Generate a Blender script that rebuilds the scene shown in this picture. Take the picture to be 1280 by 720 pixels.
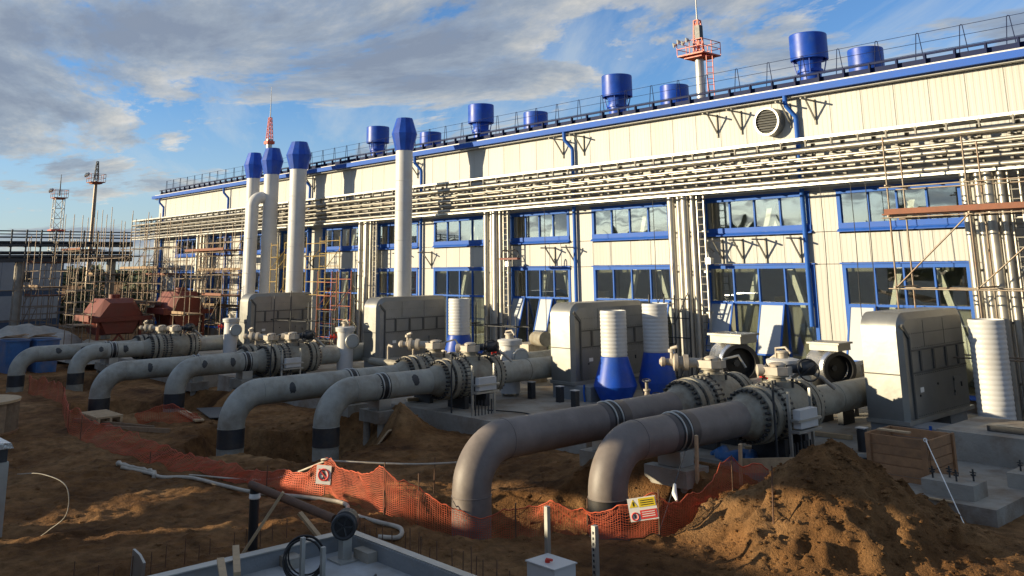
import bpy, math, random
import numpy as np
from mathutils import Vector, Matrix
random.seed(7); np.random.seed(7)
for _o in list(bpy.data.objects): bpy.data.objects.remove(_o)
scene = bpy.context.scene
COL = scene.collection

# ------------------------------------------------------------------ camera
cam_d = bpy.data.cameras.new('camera'); cam = bpy.data.objects.new('camera', cam_d); COL.objects.link(cam)
_r = Vector((0.6714826, 0.7409075, -0.0129319)); _u = Vector((0.1618236, -0.1295853, 0.9782744)); _b = Vector((0.7231351, -0.6589869, -0.2069106))
cam.matrix_world = Matrix(((_r.x,_u.x,_b.x,0),(_r.y,_u.y,_b.y,0),(_r.z,_u.z,_b.z,4.75),(0,0,0,1)))
cam_d.sensor_fit = 'HORIZONTAL'; cam_d.sensor_width = 36; cam_d.lens = 31.5
cam_d.shift_y = -0.206746; cam_d.clip_start = 0.1; cam_d.clip_end = 8000
scene.camera = cam
scene.render.resolution_x = 1024; scene.render.resolution_y = 576

# ------------------------------------------------------------------ sun, sky, exposure
SUN = Vector((.565, .8, -.19)).normalized()          # direction the light travels
EL = math.asin(-SUN.z); AZ = math.atan2(-SUN.x, -SUN.y)
sd = bpy.data.lights.new('sun', 'SUN'); sd.energy = 5.0; sd.angle = math.radians(.55); sd.color = (1, .84, .57)
so = bpy.data.objects.new('sun', sd); COL.objects.link(so)
so.rotation_euler = SUN.to_track_quat('-Z', 'Y').to_euler()
world = bpy.data.worlds.new('World'); scene.world = world; world.use_nodes = True
wn = world.node_tree; wn.nodes.clear()
def N(t, kind, **kw):
    n = t.nodes.new(kind)
    for k, v in kw.items():
        if k.startswith('i_'): n.inputs[int(k[2:]) if k[2:].isdigit() else k[2:]].default_value = v
        else: setattr(n, k, v)
    return n
def mathn(t, op, a, b=None, clamp=False):
    n = t.nodes.new('ShaderNodeMath'); n.operation = op; n.use_clamp = clamp
    for i, s in enumerate((a, b)):
        if s is None: continue
        if isinstance(s, (int, float)): n.inputs[i].default_value = s
        else: t.links.new(s, n.inputs[i])
    return n.outputs[0]
def ramp(t, src, stops):
    n = t.nodes.new('ShaderNodeValToRGB'); e = n.color_ramp.elements
    while len(e) < len(stops): e.new(.5)
    for i, (p, c) in enumerate(stops):
        e[i].position = p; e[i].color = (c[0], c[1], c[2], 1) if isinstance(c, (tuple, list)) else (c, c, c, 1)
    t.links.new(src, n.inputs[0]); return n.outputs[0]
sky = N(wn, 'ShaderNodeTexSky', sky_type='NISHITA', sun_disc=False, sun_elevation=max(EL, math.radians(17)), sun_rotation=AZ % (2*math.pi))
sky.altitude = 200; sky.air_density = 1.0; sky.dust_density = .6; sky.ozone_density = 4.0
tc = N(wn, 'ShaderNodeTexCoord'); sp = N(wn, 'ShaderNodeSeparateXYZ'); wn.links.new(tc.outputs['Generated'], sp.inputs[0])
zz = mathn(wn, 'ADD', mathn(wn, 'MAXIMUM', sp.outputs[2], 0.0), .14)
cx = mathn(wn, 'DIVIDE', sp.outputs[0], zz); cy = mathn(wn, 'DIVIDE', sp.outputs[1], zz)
cmb = N(wn, 'ShaderNodeCombineXYZ'); wn.links.new(cx, cmb.inputs[0]); wn.links.new(cy, cmb.inputs[1])
mp = N(wn, 'ShaderNodeMapping'); wn.links.new(cmb.outputs[0], mp.inputs[0])
mp.inputs['Location'].default_value = (3.47, -1.51, .77); mp.inputs['Rotation'].default_value = (0, 0, math.radians(42)); mp.inputs['Scale'].default_value = (1.0, 1.35, 1)
def cloud_noise(vec, sc, rough=.655, det=14, dist=.3):
    n = N(wn, 'ShaderNodeTexNoise', noise_dimensions='3D'); n.inputs['Scale'].default_value = sc; n.inputs['Detail'].default_value = det; n.inputs['Roughness'].default_value = rough; n.inputs['Distortion'].default_value = dist
    wn.links.new(vec, n.inputs['Vector']); return n.outputs[0]
mp2 = N(wn, 'ShaderNodeMapping'); wn.links.new(mp.outputs[0], mp2.inputs[0]); mp2.inputs['Location'].default_value = (-.10, .13, .05)
n1 = cloud_noise(mp.outputs[0], .92); n2 = cloud_noise(mp2.outputs[0], .92)
cover = ramp(wn, n1, [(.478, 0), (.525, .85), (.58, 1)])
edge = mathn(wn, 'SUBTRACT', n1, n2)          # sun-facing flank of the cloud relief
lit = mathn(wn, 'ADD', mathn(wn, 'MULTIPLY', edge, 4.0), mathn(wn, 'MULTIPLY', mathn(wn, 'SUBTRACT', .61, n1), 4.6), True)
ccol = ramp(wn, lit, [(0, (.29, .34, .43)), (.30, (.39, .45, .53)), (.62, (.62, .63, .62)), (1, (.95, .89, .79))])
# thin high veil and the pale air low over the horizon
mp3 = N(wn, 'ShaderNodeMapping'); wn.links.new(mp.outputs[0], mp3.inputs[0]); mp3.inputs['Scale'].default_value = (.45, 1.6, 1); mp3.inputs['Location'].default_value = (3.1, 1.7, 0)
veil = mathn(wn, 'MULTIPLY', ramp(wn, cloud_noise(mp3.outputs[0], 1.6, .62), [(.45, 0), (.68, 1)]), .5)
low = mathn(wn, 'MULTIPLY', ramp(wn, sp.outputs[2], [(.0, 1), (.17, 0)]), .55)
thin = mathn(wn, 'MAXIMUM', veil, low)
bg1 = N(wn, 'ShaderNodeBackground'); bg1.inputs[1].default_value = .086
tint = N(wn, 'ShaderNodeMix', data_type='RGBA', blend_type='MULTIPLY'); tint.inputs[0].default_value = 1; tint.inputs[7].default_value = (.80, .97, 1.13, 1); wn.links.new(sky.outputs[0], tint.inputs[6]); wn.links.new(tint.outputs[2], bg1.inputs[0])
bg2 = N(wn, 'ShaderNodeBackground'); bg2.inputs[1].default_value = .50; wn.links.new(ccol, bg2.inputs[0])
bg3 = N(wn, 'ShaderNodeBackground'); bg3.inputs[0].default_value = (.60, .66, .68, 1); bg3.inputs[1].default_value = .58
mx0 = N(wn, 'ShaderNodeMixShader'); wn.links.new(thin, mx0.inputs[0]); wn.links.new(bg1.outputs[0], mx0.inputs[1]); wn.links.new(bg3.outputs[0], mx0.inputs[2])
mx = N(wn, 'ShaderNodeMixShader'); wn.links.new(mathn(wn, 'MULTIPLY', cover, .90), mx.inputs[0]); wn.links.new(mx0.outputs[0], mx.inputs[1]); wn.links.new(bg2.outputs[0], mx.inputs[2])
wo = N(wn, 'ShaderNodeOutputWorld'); wn.links.new(mx.outputs[0], wo.inputs[0])
vs = scene.view_settings; vs.view_transform = 'Standard'; vs.look = 'None'; vs.gamma = 1; vs.exposure = .82; vs.use_curve_mapping = False

# ------------------------------------------------------------------ materials
MATS = {}
def mat(name, col, rough=.6, metal=0., var=.14, scale=3., bump=0., bscale=40., dirt=None, dirt_amt=.0, coat=0., streak=False, spec=.5, tone=0.):
    m = bpy.data.materials.new(name); m.use_nodes = True; t = m.node_tree; b = t.nodes['Principled BSDF']
    b.inputs['Roughness'].default_value = rough; b.inputs['Metallic'].default_value = metal
    b.inputs['Coat Weight'].default_value = coat; b.inputs['Specular IOR Level'].default_value = spec
    tcn = N(t, 'ShaderNodeTexCoord'); oi = N(t, 'ShaderNodeObjectInfo')
    mpn = N(t, 'ShaderNodeMapping'); t.links.new(tcn.outputs['Object'], mpn.inputs[0])
    if streak: mpn.inputs['Scale'].default_value = (1, 1, .12)
    nz = N(t, 'ShaderNodeTexNoise', noise_dimensions='4D'); nz.inputs['Scale'].default_value = scale; nz.inputs['Detail'].default_value = 6; nz.inputs['Roughness'].default_value = .6
    t.links.new(mpn.outputs[0], nz.inputs['Vector']); t.links.new(mathn(t, 'MULTIPLY', oi.outputs['Random'], 37.), nz.inputs['W'])
    c0 = tuple(c*(1-var) for c in col); c1 = tuple(min(1, c*(1+var)) for c in col)
    cc = ramp(t, nz.outputs[0], [(.3, c0), (.7, c1)])
    if dirt:
        nd = N(t, 'ShaderNodeTexNoise', noise_dimensions='4D'); nd.inputs['Scale'].default_value = scale*.45; nd.inputs['Detail'].default_value = 8; nd.inputs['Roughness'].default_value = .68
        t.links.new(mpn.outputs[0], nd.inputs['Vector']); t.links.new(mathn(t, 'MULTIPLY', oi.outputs['Random'], 91.), nd.inputs['W'])
        fac = mathn(t, 'MULTIPLY', ramp(t, nd.outputs[0], [(.46, 0), (.66, 1)]), dirt_amt)
        mixc = N(t, 'ShaderNodeMix', data_type='RGBA'); t.links.new(fac, mixc.inputs[0]); t.links.new(cc, mixc.inputs[6]); mixc.inputs[7].default_value = (*dirt, 1)
        cc = mixc.outputs[2]
    if tone:
        hv = N(t, 'ShaderNodeHueSaturation'); t.links.new(cc, hv.inputs['Color']); t.links.new(mathn(t, 'ADD', mathn(t, 'MULTIPLY', oi.outputs['Random'], tone), 1-tone/2), hv.inputs['Value']); cc = hv.outputs[0]
    t.links.new(cc, b.inputs['Base Color'])
    rr = mathn(t, 'ADD', mathn(t, 'MULTIPLY', mathn(t, 'SUBTRACT', nz.outputs[0], .5), .25), rough, True); t.links.new(rr, b.inputs['Roughness'])
    if bump:
        nb = N(t, 'ShaderNodeTexNoise'); nb.inputs['Scale'].default_value = bscale; nb.inputs['Detail'].default_value = 5
        t.links.new(tcn.outputs['Object'], nb.inputs['Vector'])
        bp = N(t, 'ShaderNodeBump'); bp.inputs['Strength'].default_value = bump; bp.inputs['Distance'].default_value = .03
        t.links.new(nb.outputs[0], bp.inputs['Height']); t.links.new(bp.outputs[0], b.inputs['Normal'])
    MATS[name] = m; return m
M = MATS
DUST = (.25, .17, .10)
mat('wall', (.405, .395, .362), .55, var=.03, scale=1.2, tone=.07, dirt=(.34, .325, .285), dirt_amt=.55, streak=True)
mat('blue_paint', (.018, .095, .38), .6, var=.12, spec=.22)
mat('blue_cap', (.006, .055, .36), .42, var=.22, scale=2, tone=.2, dirt=(.05, .10, .26), dirt_amt=.6, spec=.35)
mat('gutter_blue', (.018, .09, .39), .6, var=.12, spec=.25)
mat('snow_blue', (.006, .013, .055), .7, var=.2, spec=.2)
mat('white_paint', (.52, .515, .50), .5, var=.04, dirt=(.40, .36, .30), dirt_amt=.35)
mat('galv', (.42, .42, .395), .42, .75, var=.14, scale=2.2, dirt=(.40, .37, .31), dirt_amt=.5)
mat('steel_pipe', (.40, .38, .335), .4, .65, tone=.3, var=.15, scale=2.5, dirt=(.30, .25, .19), dirt_amt=.45)
mat('duct', (.25, .248, .23), .42, .6, var=.16, scale=1.1, dirt=(.20, .19, .165), dirt_amt=.5, bump=.22, bscale=1.8)
mat('rack_dark', (.16, .15, .13), .6, .3, var=.2)
mat('bracket', (.22, .21, .18), .6, .3, var=.15)
mat('duct_seam', (.09, .088, .08), .7, .2)
mat('pipe_grey', (.31, .307, .265), .5, var=.18, scale=3.2, tone=.12, dirt=(.17, .14, .10), dirt_amt=.75, bump=.10, bscale=6)
mat('pipe_brown', (.17, .143, .127), .55, var=.2, scale=2.6, bump=.12, bscale=6, dirt=(.09, .07, .062), dirt_amt=.55)
mat('sleeve_dark', (.075, .062, .058), .5, var=.2, scale=3)
mat('coat_black', (.022, .026, .032), .4, var=.3, dirt=(.12, .09, .06), dirt_amt=.5)
mat('bare_patch', (.03, .032, .035), .5, var=.3)
mat('valve', (.27, .25, .195), .55, var=.2, scale=4, dirt=(.13, .085, .05), dirt_amt=.75, bump=.15, bscale=30)
mat('valve_light', (.41, .36, .29), .5, var=.15, scale=5, dirt=(.18, .12, .075), dirt_amt=.6)
mat('bolt', (.055, .055, .055), .5, .5, var=.3)
mat('dark_steel', (.05, .052, .055), .5, .5, var=.25, scale=6)
mat('scaff', (.24, .20, .155), .5, .55, var=.25, scale=5, dirt=(.20, .10, .05), dirt_amt=.7)
mat('scaff_red', (.30, .075, .03), .6, .1, var=.25, scale=5, dirt=(.15, .09, .05), dirt_amt=.6)
mat('scaff_yellow', (.34, .23, .05), .55, .1, var=.2, scale=5, dirt=(.20, .10, .05), dirt_amt=.6)
mat('plank', (.30, .20, .115), .8, tone=.4, var=.25, scale=6, dirt=(.16, .10, .06), dirt_amt=.5, bump=.3)
mat('plank_red', (.19, .07, .037), .75, var=.25, scale=5, bump=.25)
mat('timber', (.30, .155, .07), .75, tone=.3, var=.22, scale=7, dirt=(.15, .09, .05), dirt_amt=.5, bump=.3, bscale=25)
mat('timber_pale', (.46, .33, .19), .75, var=.18, scale=7, dirt=(.25, .17, .10), dirt_amt=.4, bump=.25)
mat('concrete', (.285, .265, .225), .85, var=.16, scale=2.2, dirt=(.16, .10, .055), dirt_amt=.8, bump=.35, bscale=18)
mat('concrete_blue', (.21, .225, .235), .8, var=.10, scale=2.5, dirt=(.2, .17, .13), dirt_amt=.5, bump=.3, bscale=20)
mat('basin_floor', (.36, .38, .39), .7, var=.14, scale=2, dirt=(.2, .18, .15), dirt_amt=.6, bump=.2)
mat('red_oxide', (.14, .018, .006), .6, var=.2, scale=1.5, dirt=(.12, .04, .03), dirt_amt=.5)
mat('mast_red', (.50, .07, .03), .5, var=.12)
mat('mast_grey', (.45, .44, .41), .45, .5, var=.1)
mat('net', (.52, .085, .03), .7, var=.25, scale=3, dirt=(.28, .10, .05), dirt_amt=.5)
mat('rubber', (.012, .012, .013), .5, var=.2)
mat('hose', (.42, .38, .31), .7, var=.2, scale=6, dirt=(.22, .15, .09), dirt_amt=.5)
mat('tape_white', (.75, .73, .68), .6, var=.08)
mat('red', (.55, .03, .015), .45, var=.1)
mat('yellow', (.75, .55, .03), .5, var=.06)
mat('sign_red', (.62, .06, .05), .5, var=.06)
mat('ink', (.02, .02, .02), .6)
mat('tarp_blue', (.03, .12, .30), .55, var=.25, bump=.5, bscale=8)
mat('tarp_grey', (.28, .27, .24), .7, var=.2, bump=.5, bscale=5)
mat('crate_blue', (.03, .11, .28), .5, var=.2, dirt=DUST, dirt_amt=.4)
mat('panel_pale', (.33, .36, .40), .5, var=.06, dirt=(.3, .3, .3), dirt_amt=.3)
mat('panel_blue', (.055, .09, .16), .5, var=.1)
mat('rust', (.13, .065, .035), .75, var=.3, scale=5, dirt=(.05, .03, .02), dirt_amt=.5, bump=.3)
mat('foil', (.62, .62, .62), .28, .9, var=.08, scale=3, bump=.3, bscale=14)
mat('interior', (.30, .29, .25), .8, var=.15)
mat('interior_white', (.85, .83, .76), .6, var=.06)
mat('shade_wall_pale', (.62, .60, .54), .6, var=.08)
mat('leaf', (.09, .11, .055), .8, var=.4, scale=.5)
mat('roof_sheet', (.03, .06, .16), .5, var=.1)
def soil_mat():
    m = bpy.data.materials.new('soil'); m.use_nodes = True; t = m.node_tree; b = t.nodes['Principled BSDF']
    b.inputs['Roughness'].default_value = .95; b.inputs['Specular IOR Level'].default_value = .15
    tcn = N(t, 'ShaderNodeTexCoord')
    def nz(s, d=8, r=.6):
        n = N(t, 'ShaderNodeTexNoise'); n.inputs['Scale'].default_value = s; n.inputs['Detail'].default_value = d; n.inputs['Roughness'].default_value = r
        t.links.new(tcn.outputs['Object'], n.inputs['Vector']); return n.outputs[0]
    a = ramp(t, nz(.35), [(.30, (.075, .034, .014)), (.48, (.215, .106, .040)), (.72, (.37, .215, .098))])
    w = ramp(t, nz(2.6, 8, .7), [(.30, .42), (.66, 1.25)])
    mm = N(t, 'ShaderNodeMix', data_type='RGBA', blend_type='MULTIPLY'); mm.inputs[0].default_value = 1; t.links.new(a, mm.inputs[6]); t.links.new(w, mm.inputs[7])
    t.links.new(mm.outputs[2], b.inputs['Base Color'])
    h = mathn(t, 'ADD', mathn(t, 'MULTIPLY', nz(5, 8, .7), .9), mathn(t, 'MULTIPLY', nz(28, 5, .65), .35))
    bp = N(t, 'ShaderNodeBump'); bp.inputs['Strength'].default_value = 1.; bp.inputs['Distance'].default_value = .16; t.links.new(h, bp.inputs['Height']); t.links.new(bp.outputs[0], b.inputs['Normal'])
    MATS['soil'] = m
soil_mat()
def glass_mat():
    m = bpy.data.materials.new('glass'); m.use_nodes = True; t = m.node_tree; t.nodes.clear()
    out = N(t, 'ShaderNodeOutputMaterial'); tr = N(t, 'ShaderNodeBsdfTransparent'); tr.inputs[0].default_value = (.90, .93, .89, 1)
    gl = N(t, 'ShaderNodeBsdfGlossy'); gl.inputs['Roughness'].default_value = .015; gl.inputs[0].default_value = (.92, .95, .98, 1)
    tcn = N(t, 'ShaderNodeTexCoord'); oi = N(t, 'ShaderNodeObjectInfo'); nb = N(t, 'ShaderNodeTexNoise', noise_dimensions='4D'); nb.inputs['Scale'].default_value = 1.1; nb.inputs['Detail'].default_value = 1
    t.links.new(tcn.outputs['Object'], nb.inputs['Vector']); t.links.new(mathn(t, 'MULTIPLY', oi.outputs['Random'], 60.), nb.inputs['W'])
    bp = N(t, 'ShaderNodeBump'); bp.inputs['Strength'].default_value = .07; bp.inputs['Distance'].default_value = .04; t.links.new(nb.outputs[0], bp.inputs['Height']); t.links.new(bp.outputs[0], gl.inputs['Normal'])
    mxs = N(t, 'ShaderNodeMixShader'); fr = N(t, 'ShaderNodeLayerWeight'); fr.inputs[0].default_value = .5
    t.links.new(mathn(t, 'ADD', mathn(t, 'MULTIPLY', mathn(t, 'POWER', fr.outputs[1], 2.), .85), .20, True), mxs.inputs[0]); t.links.new(tr.outputs[0], mxs.inputs[1]); t.links.new(gl.outputs[0], mxs.inputs[2]); t.links.new(mxs.outputs[0], out.inputs[0])
    MATS['glass'] = m
glass_mat()

# ------------------------------------------------------------------ mesh helpers
def frame(d):
    d = Vector(d).normalized(); a = Vector((0, 0, 1)) if abs(d.z) < .95 else Vector((1, 0, 0))
    u = a.cross(d).normalized(); return u, d.cross(u).normalized(), d
class MB:
    def __init__(s): s.v = []; s.f = []; s.s = []
    def add(s, v, f, sm=False):
        n = len(s.v); s.v += [tuple(p) for p in v]; s.f += [tuple(i+n for i in q) for q in f]; s.s += [sm]*len(f); return s
    def box(s, x0, y0, z0, x1, y1, z1):
        v = [(x, y, z) for z in (z0, z1) for y in (y0, y1) for x in (x0, x1)]
        return s.add(v, [(0,2,3,1),(4,5,7,6),(0,1,5,4),(2,6,7,3),(0,4,6,2),(1,3,7,5)])
    def cbox(s, c, d): return s.box(c[0]-d[0]/2, c[1]-d[1]/2, c[2]-d[2]/2, c[0]+d[0]/2, c[1]+d[1]/2, c[2]+d[2]/2)
    def beam(s, p0, p1, w, h=None):
        h = h or w; u, v, d = frame(Vector(p1)-Vector(p0)); vs = []
        for p in (Vector(p0), Vector(p1)):
            for a, b in ((-1,-1),(1,-1),(1,1),(-1,1)): vs.append(p+u*a*w/2+v*b*h/2)
        return s.add(vs, [(0,3,2,1),(4,5,6,7),(0,1,5,4),(1,2,6,5),(2,3,7,6),(3,0,4,7)])
    def cyl(s, p0, p1, r0, r1=None, n=12, cap=True):
        r1 = r0 if r1 is None else r1; u, v, d = frame(Vector(p1)-Vector(p0)); a = []
        for p, r in ((Vector(p0), r0), (Vector(p1), r1)):
            a.append([p+(u*math.cos(2*math.pi*i/n)+v*math.sin(2*math.pi*i/n))*r for i in range(n)])
        s.add(a[0]+a[1], [(i, (i+1) % n, n+(i+1) % n, n+i) for i in range(n)], True)
        if cap: s.add(a[0], [tuple(range(n))[::-1]]); s.add(a[1], [tuple(range(n))])
        return s
    def tube(s, pts, r, n=8, cap=True):
        pts = [Vector(p) for p in pts]; rr = r if isinstance(r, (list, tuple)) else [r]*len(pts); rings = []
        d = (pts[1]-pts[0]).normalized(); u, v, _ = frame(d)
        for i, p in enumerate(pts):
            if i == 0: t = pts[1]-pts[0]
            elif i == len(pts)-1: t = pts[-1]-pts[-2]
            else: t = (pts[i]-pts[i-1]).normalized()+(pts[i+1]-pts[i]).normalized()
            t = t.normalized() if t.length > 1e-6 else d
            u = (u-t*u.dot(t)).normalized(); v = t.cross(u)
            rings += [p+(u*math.cos(2*math.pi*k/n)+v*math.sin(2*math.pi*k/n))*rr[i] for k in range(n)]
        m = len(pts)
        s.add(rings, [(i*n+k, i*n+(k+1) % n, (i+1)*n+(k+1) % n, (i+1)*n+k) for i in range(m-1) for k in range(n)], True)
        if cap: s.add(rings[:n], [tuple(range(n))[::-1]]); s.add(rings[-n:], [tuple(range(n))])
        return s
    def lathe(s, prof, base=(0,0,0), ax=(0,0,1), n=24, cap=True, flat=False):
        u, v, d = frame(ax); B = Vector(base)
        def ring(r, z): return [B+d*z+(u*math.cos(2*math.pi*k/n)+v*math.sin(2*math.pi*k/n))*r for k in range(n)]
        groups = [[prof[0]]]
        for i in range(1, len(prof)):
            groups[-1].append(prof[i])
            if i < len(prof)-1:
                a = Vector((prof[i][0]-prof[i-1][0], prof[i][1]-prof[i-1][1])); b = Vector((prof[i+1][0]-prof[i][0], prof[i+1][1]-prof[i][1]))
                if a.length and b.length and a.angle(b) > .55: groups.append([prof[i]])
        for g in groups:
            vs = []
            for r, z in g: vs += ring(max(r, .0005), z)
            s.add(vs, [(i*n+k, i*n+(k+1) % n, (i+1)*n+(k+1) % n, (i+1)*n+k) for i in range(len(g)-1) for k in range(n)], not flat)
        if cap:
            s.add(ring(*prof[0]), [tuple(range(n))[::-1]]); s.add(ring(*prof[-1]), [tuple(range(n))])
        return s
    def ext(s, poly, ax, a, b, sm=False):
        def P(q, t): return (t, q[0], q[1]) if ax == 'x' else ((q[0], t, q[1]) if ax == 'y' else (q[0], q[1], t))
        n = len(poly); A = [P(q, a) for q in poly]; Bv = [P(q, b) for q in poly]
        s.add(A, [tuple(range(n))[::-1]]); s.add(Bv, [tuple(range(n))])
        return s.add(A+Bv, [(i, (i+1) % n, n+(i+1) % n, n+i) for i in range(n)], sm)
    def ring(s, c, ax, R, r, n=24, m=6):
        u, v, d = frame(ax); c = Vector(c); vs = []
        for i in range(n):
            a = 2*math.pi*i/n; e = u*math.cos(a)+v*math.sin(a)
            for k in range(m):
                b = 2*math.pi*k/m; vs.append(c+e*(R+r*math.cos(b))+d*r*math.sin(b))
        return s.add(vs, [(i*m+k, ((i+1) % n)*m+k, ((i+1) % n)*m+(k+1) % m, i*m+(k+1) % m) for i in range(n) for k in range(m)], True)
    def mesh(s, name, mt, off=(0,0,0)):
        me = bpy.data.meshes.new(name); o = off
        me.from_pydata([(p[0]-o[0], p[1]-o[1], p[2]-o[2]) for p in s.v], [], s.f)
        me.polygons.foreach_set('use_smooth', s.s)
        me.materials.append(MATS[mt]); me.update(); return me
ORG = {}
def tag(o, label, cat, group=None):
    o['label'] = label; o['category'] = cat
    if group: o['group'] = group
    return o
def root(name, loc, label, cat, group=None):
    o = bpy.data.objects.new(name, None); COL.objects.link(o); o.location = loc; o.empty_display_size = .2; ORG[o.name] = tuple(loc)
    return tag(o, label, cat, group)
def part(mb, name, mt, parent, label=None):
    off = ORG[parent.name]
    o = bpy.data.objects.new(name, mb.mesh(name, mt, off)); COL.objects.link(o); o.parent = parent; ORG[o.name] = off
    if label: o['label'] = label
    return o
def inst(me, name, loc, parent, rz=0, label=None):
    off = ORG[parent.name]; o = bpy.data.objects.new(name, me); COL.objects.link(o); o.parent = parent
    o.location = (loc[0]-off[0], loc[1]-off[1], loc[2]-off[2]); o.rotation_euler = (0, 0, rz); ORG[o.name] = tuple(loc); return o
def thing(mb, name, mt, label, cat, group=None):
    a = np.array(mb.v); off = (float(a[:,0].mean()), float(a[:,1].mean()), float(a[:,2].min()))
    o = bpy.data.objects.new(name, mb.mesh(name, mt, off)); COL.objects.link(o); o.location = off; ORG[o.name] = off
    return tag(o, label, cat, group)
def struct(mb, name, mt, kind='structure'):
    o = bpy.data.objects.new(name, mb.mesh(name, mt)); COL.objects.link(o); o['kind'] = kind; ORG[o.name] = (0,0,0); return o
def copy_tree(o, loc, label=None, parent=None):
    c = o.copy(); COL.objects.link(c); c.parent = parent
    if parent is None: c.location = loc; ORG[c.name] = tuple(loc)
    if label: c['label'] = label
    for ch in o.children: copy_tree(ch, None, None, c)
    return c
def arc(c, r, a0, a1, n, f): return [f(c, r, math.radians(a0+(a1-a0)*i/n)) for i in range(n+1)]
# ------------------------------------------------------------------ ground
def vnoise(x, y, seed=0):
    xi = np.floor(x).astype(np.int64); yi = np.floor(y).astype(np.int64); fx = x-xi; fy = y-yi
    fx = fx*fx*(3-2*fx); fy = fy*fy*(3-2*fy)
    def h(a, b):
        n = (a*374761393+b*668265263+seed*144665) & 0x7fffffff; n = ((n ^ (n >> 13))*1274126177) & 0x7fffffff
        return ((n ^ (n >> 16)) & 0xffff)/65535.
    return (h(xi, yi)*(1-fx)+h(xi+1, yi)*fx)*(1-fy)+(h(xi, yi+1)*(1-fx)+h(xi+1, yi+1)*fx)*fy
def fbm(x, y, o=5, seed=0):
    s = 0; a = .5
    for i in range(o): s = s+a*(vnoise(x*2**i+13.7*i, y*2**i-7.1*i, seed+i)-.5); a *= .52
    return s
PIPES = [(-12.6, 1.66, 13.85), (-14.5, 1.69, 12.0), (-24.3, 1.53, 14.6), (-26.2, 1.52, 12.55), (-36.4, 1.35, 15.0), (-38.3, 1.22, 12.8), (-49.0, 1.17, 15.15), (-50.9, 1.10, 12.95)]
def hgt(x, y):
    x = np.asarray(x, float); y = np.asarray(y, float)
    z = -.0185*np.clip(-x-12, 0, 42)
    near = np.clip(1.3-np.abs(y-12)/14, 0, 1)*np.clip((x+70)/20, 0, 1)
    fl = 1-.75*np.exp(-((x+18)/4.5)**2-((y-7.5)/3.)**2); z = z+fbm(x*.35, y*.35, 4, 3)*.35*near*fl+fbm(x*1.7, y*1.7, 5, 9)*.16*near
    for ax, az, ay in PIPES:
        d = np.hypot((x-ax)/1.5, (y-ay-.5)/1.35); z = z-1.05*np.clip((1.25-d)*1.5, 0, 1)**.7*(1 if ax < -20 else .7)
        z = z+.34*np.exp(-((x-ax-.4)/2.2)**2-((y-16.6)/1.0)**2)
        z = z+.28*np.exp(-((x-ax-1.5)/.8)**2-((y-ay-1.6)/.7)**2)
    z = z-1.15*np.clip((1.2-np.hypot((x+25.6)/3.3, (y-13.35)/1.0)*(1+.25*fbm(x*.9, y*.9, 3, 41)))*2.6, 0, 1)
    z = z+near*(np.clip(vnoise(x*3.3, y*3.3, 91)-.62, 0, 1)*.16+np.clip(vnoise(x*7.9, y*7.9, 93)-.66, 0, 1)*.12)
    def cone(cx, cy, h, r, sx=1., sy=1., seed=1):
        w = 1+.45*fbm(x*1.1, y*1.1, 4, seed)
        d = np.hypot((x-cx)/sx, (y-cy)/sy)/r*w; return h*np.clip(1-d, 0, 1)**1.08
    m = cone(-8.85, 15.6, 1.72, 2.35, 1.0, 1.12, 21); m2 = cone(-7.9, 16.1, .60, 1.8, 1.1, .9, 23)
    z = z+np.maximum(m, m2)
    z = z+cone(-23.5, 16.4, .55, 1.25, 1, 1, 31)+cone(-10.7, 14.3, .42, 1.0, 1.2, .8, 37)+cone(-13.6, 15.4, .8, 1.6, 1.2, .8, 39)
    rough = np.maximum(m, m2) > .02
    mm_ = np.clip(np.maximum(m, m2)/.25, 0, 1); z = z+mm_*(np.abs(fbm(x*1.6+.3, y*1.6, 4, 51))*-.55+fbm(x*4.3, y*4.3, 4, 57)*.22+np.clip(vnoise(x*4.6, y*4.6, 81)-.55, 0, 1)*.30+np.clip(vnoise(x*9.7, y*9.7, 83)-.58, 0, 1)*.17)+fbm(x*6.5, y*6.5, 3, 55)*.05*near
    z = z+.04*np.sin((x*.78+y*.62)*4.1)*np.clip(fbm(x*.5, y*.5, 2, 77)*4, 0, 1)*near
    back = np.clip((y-17.6)/.8, 0, 1); z = z*(1-back)+np.clip(z, -.9, .02)*back-.10*back
    bas = np.clip(1-np.maximum(np.abs(x+10.1)-3.7, np.abs(y-5.7)-3.1)/.3, 0, 1); z = z*(1-bas)-.25*bas
    return z
def axis(dense0, dense1, step, lo, hi):
    a = list(np.arange(dense0, dense1+1e-6, step)); s = step; p = dense0; L = []
    while p > lo: s *= 1.16; p -= s; L.append(p)
    s = step; p = a[-1]; Rr = []
    while p < hi: s *= 1.16; p += s; Rr.append(p)
    return np.array(L[::-1]+a+Rr)
gx = axis(-31, -5.5, .06, -4000, 2500); gy = axis(4.5, 19, .06, -2500, 4000)
GX, GY = np.meshgrid(gx, gy); GZ = hgt(GX, GY)
gm = bpy.data.meshes.new('ground'); nx_, ny_ = len(gx), len(gy)
gv = np.stack([GX, GY, GZ], -1).reshape(-1, 3); ii = (np.arange(ny_-1)[:, None]*nx_+np.arange(nx_-1)[None]).ravel()
gf = np.stack([ii, ii+1, ii+nx_+1, ii+nx_], -1)
gm.vertices.add(len(gv)); gm.vertices.foreach_set('co', gv.ravel()); gm.loops.add(gf.size); gm.loops.foreach_set('vertex_index', gf.ravel())
gm.polygons.add(len(gf)); gm.polygons.foreach_set('loop_start', np.arange(0, gf.size, 4)); gm.polygons.foreach_set('use_smooth', np.ones(len(gf), bool))
gm.update(calc_edges=True); gm.materials.append(M['soil']); go = bpy.data.objects.new('ground', gm); COL.objects.link(go); go['kind'] = 'structure'
def H(x, y): return float(hgt(x, y))
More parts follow.
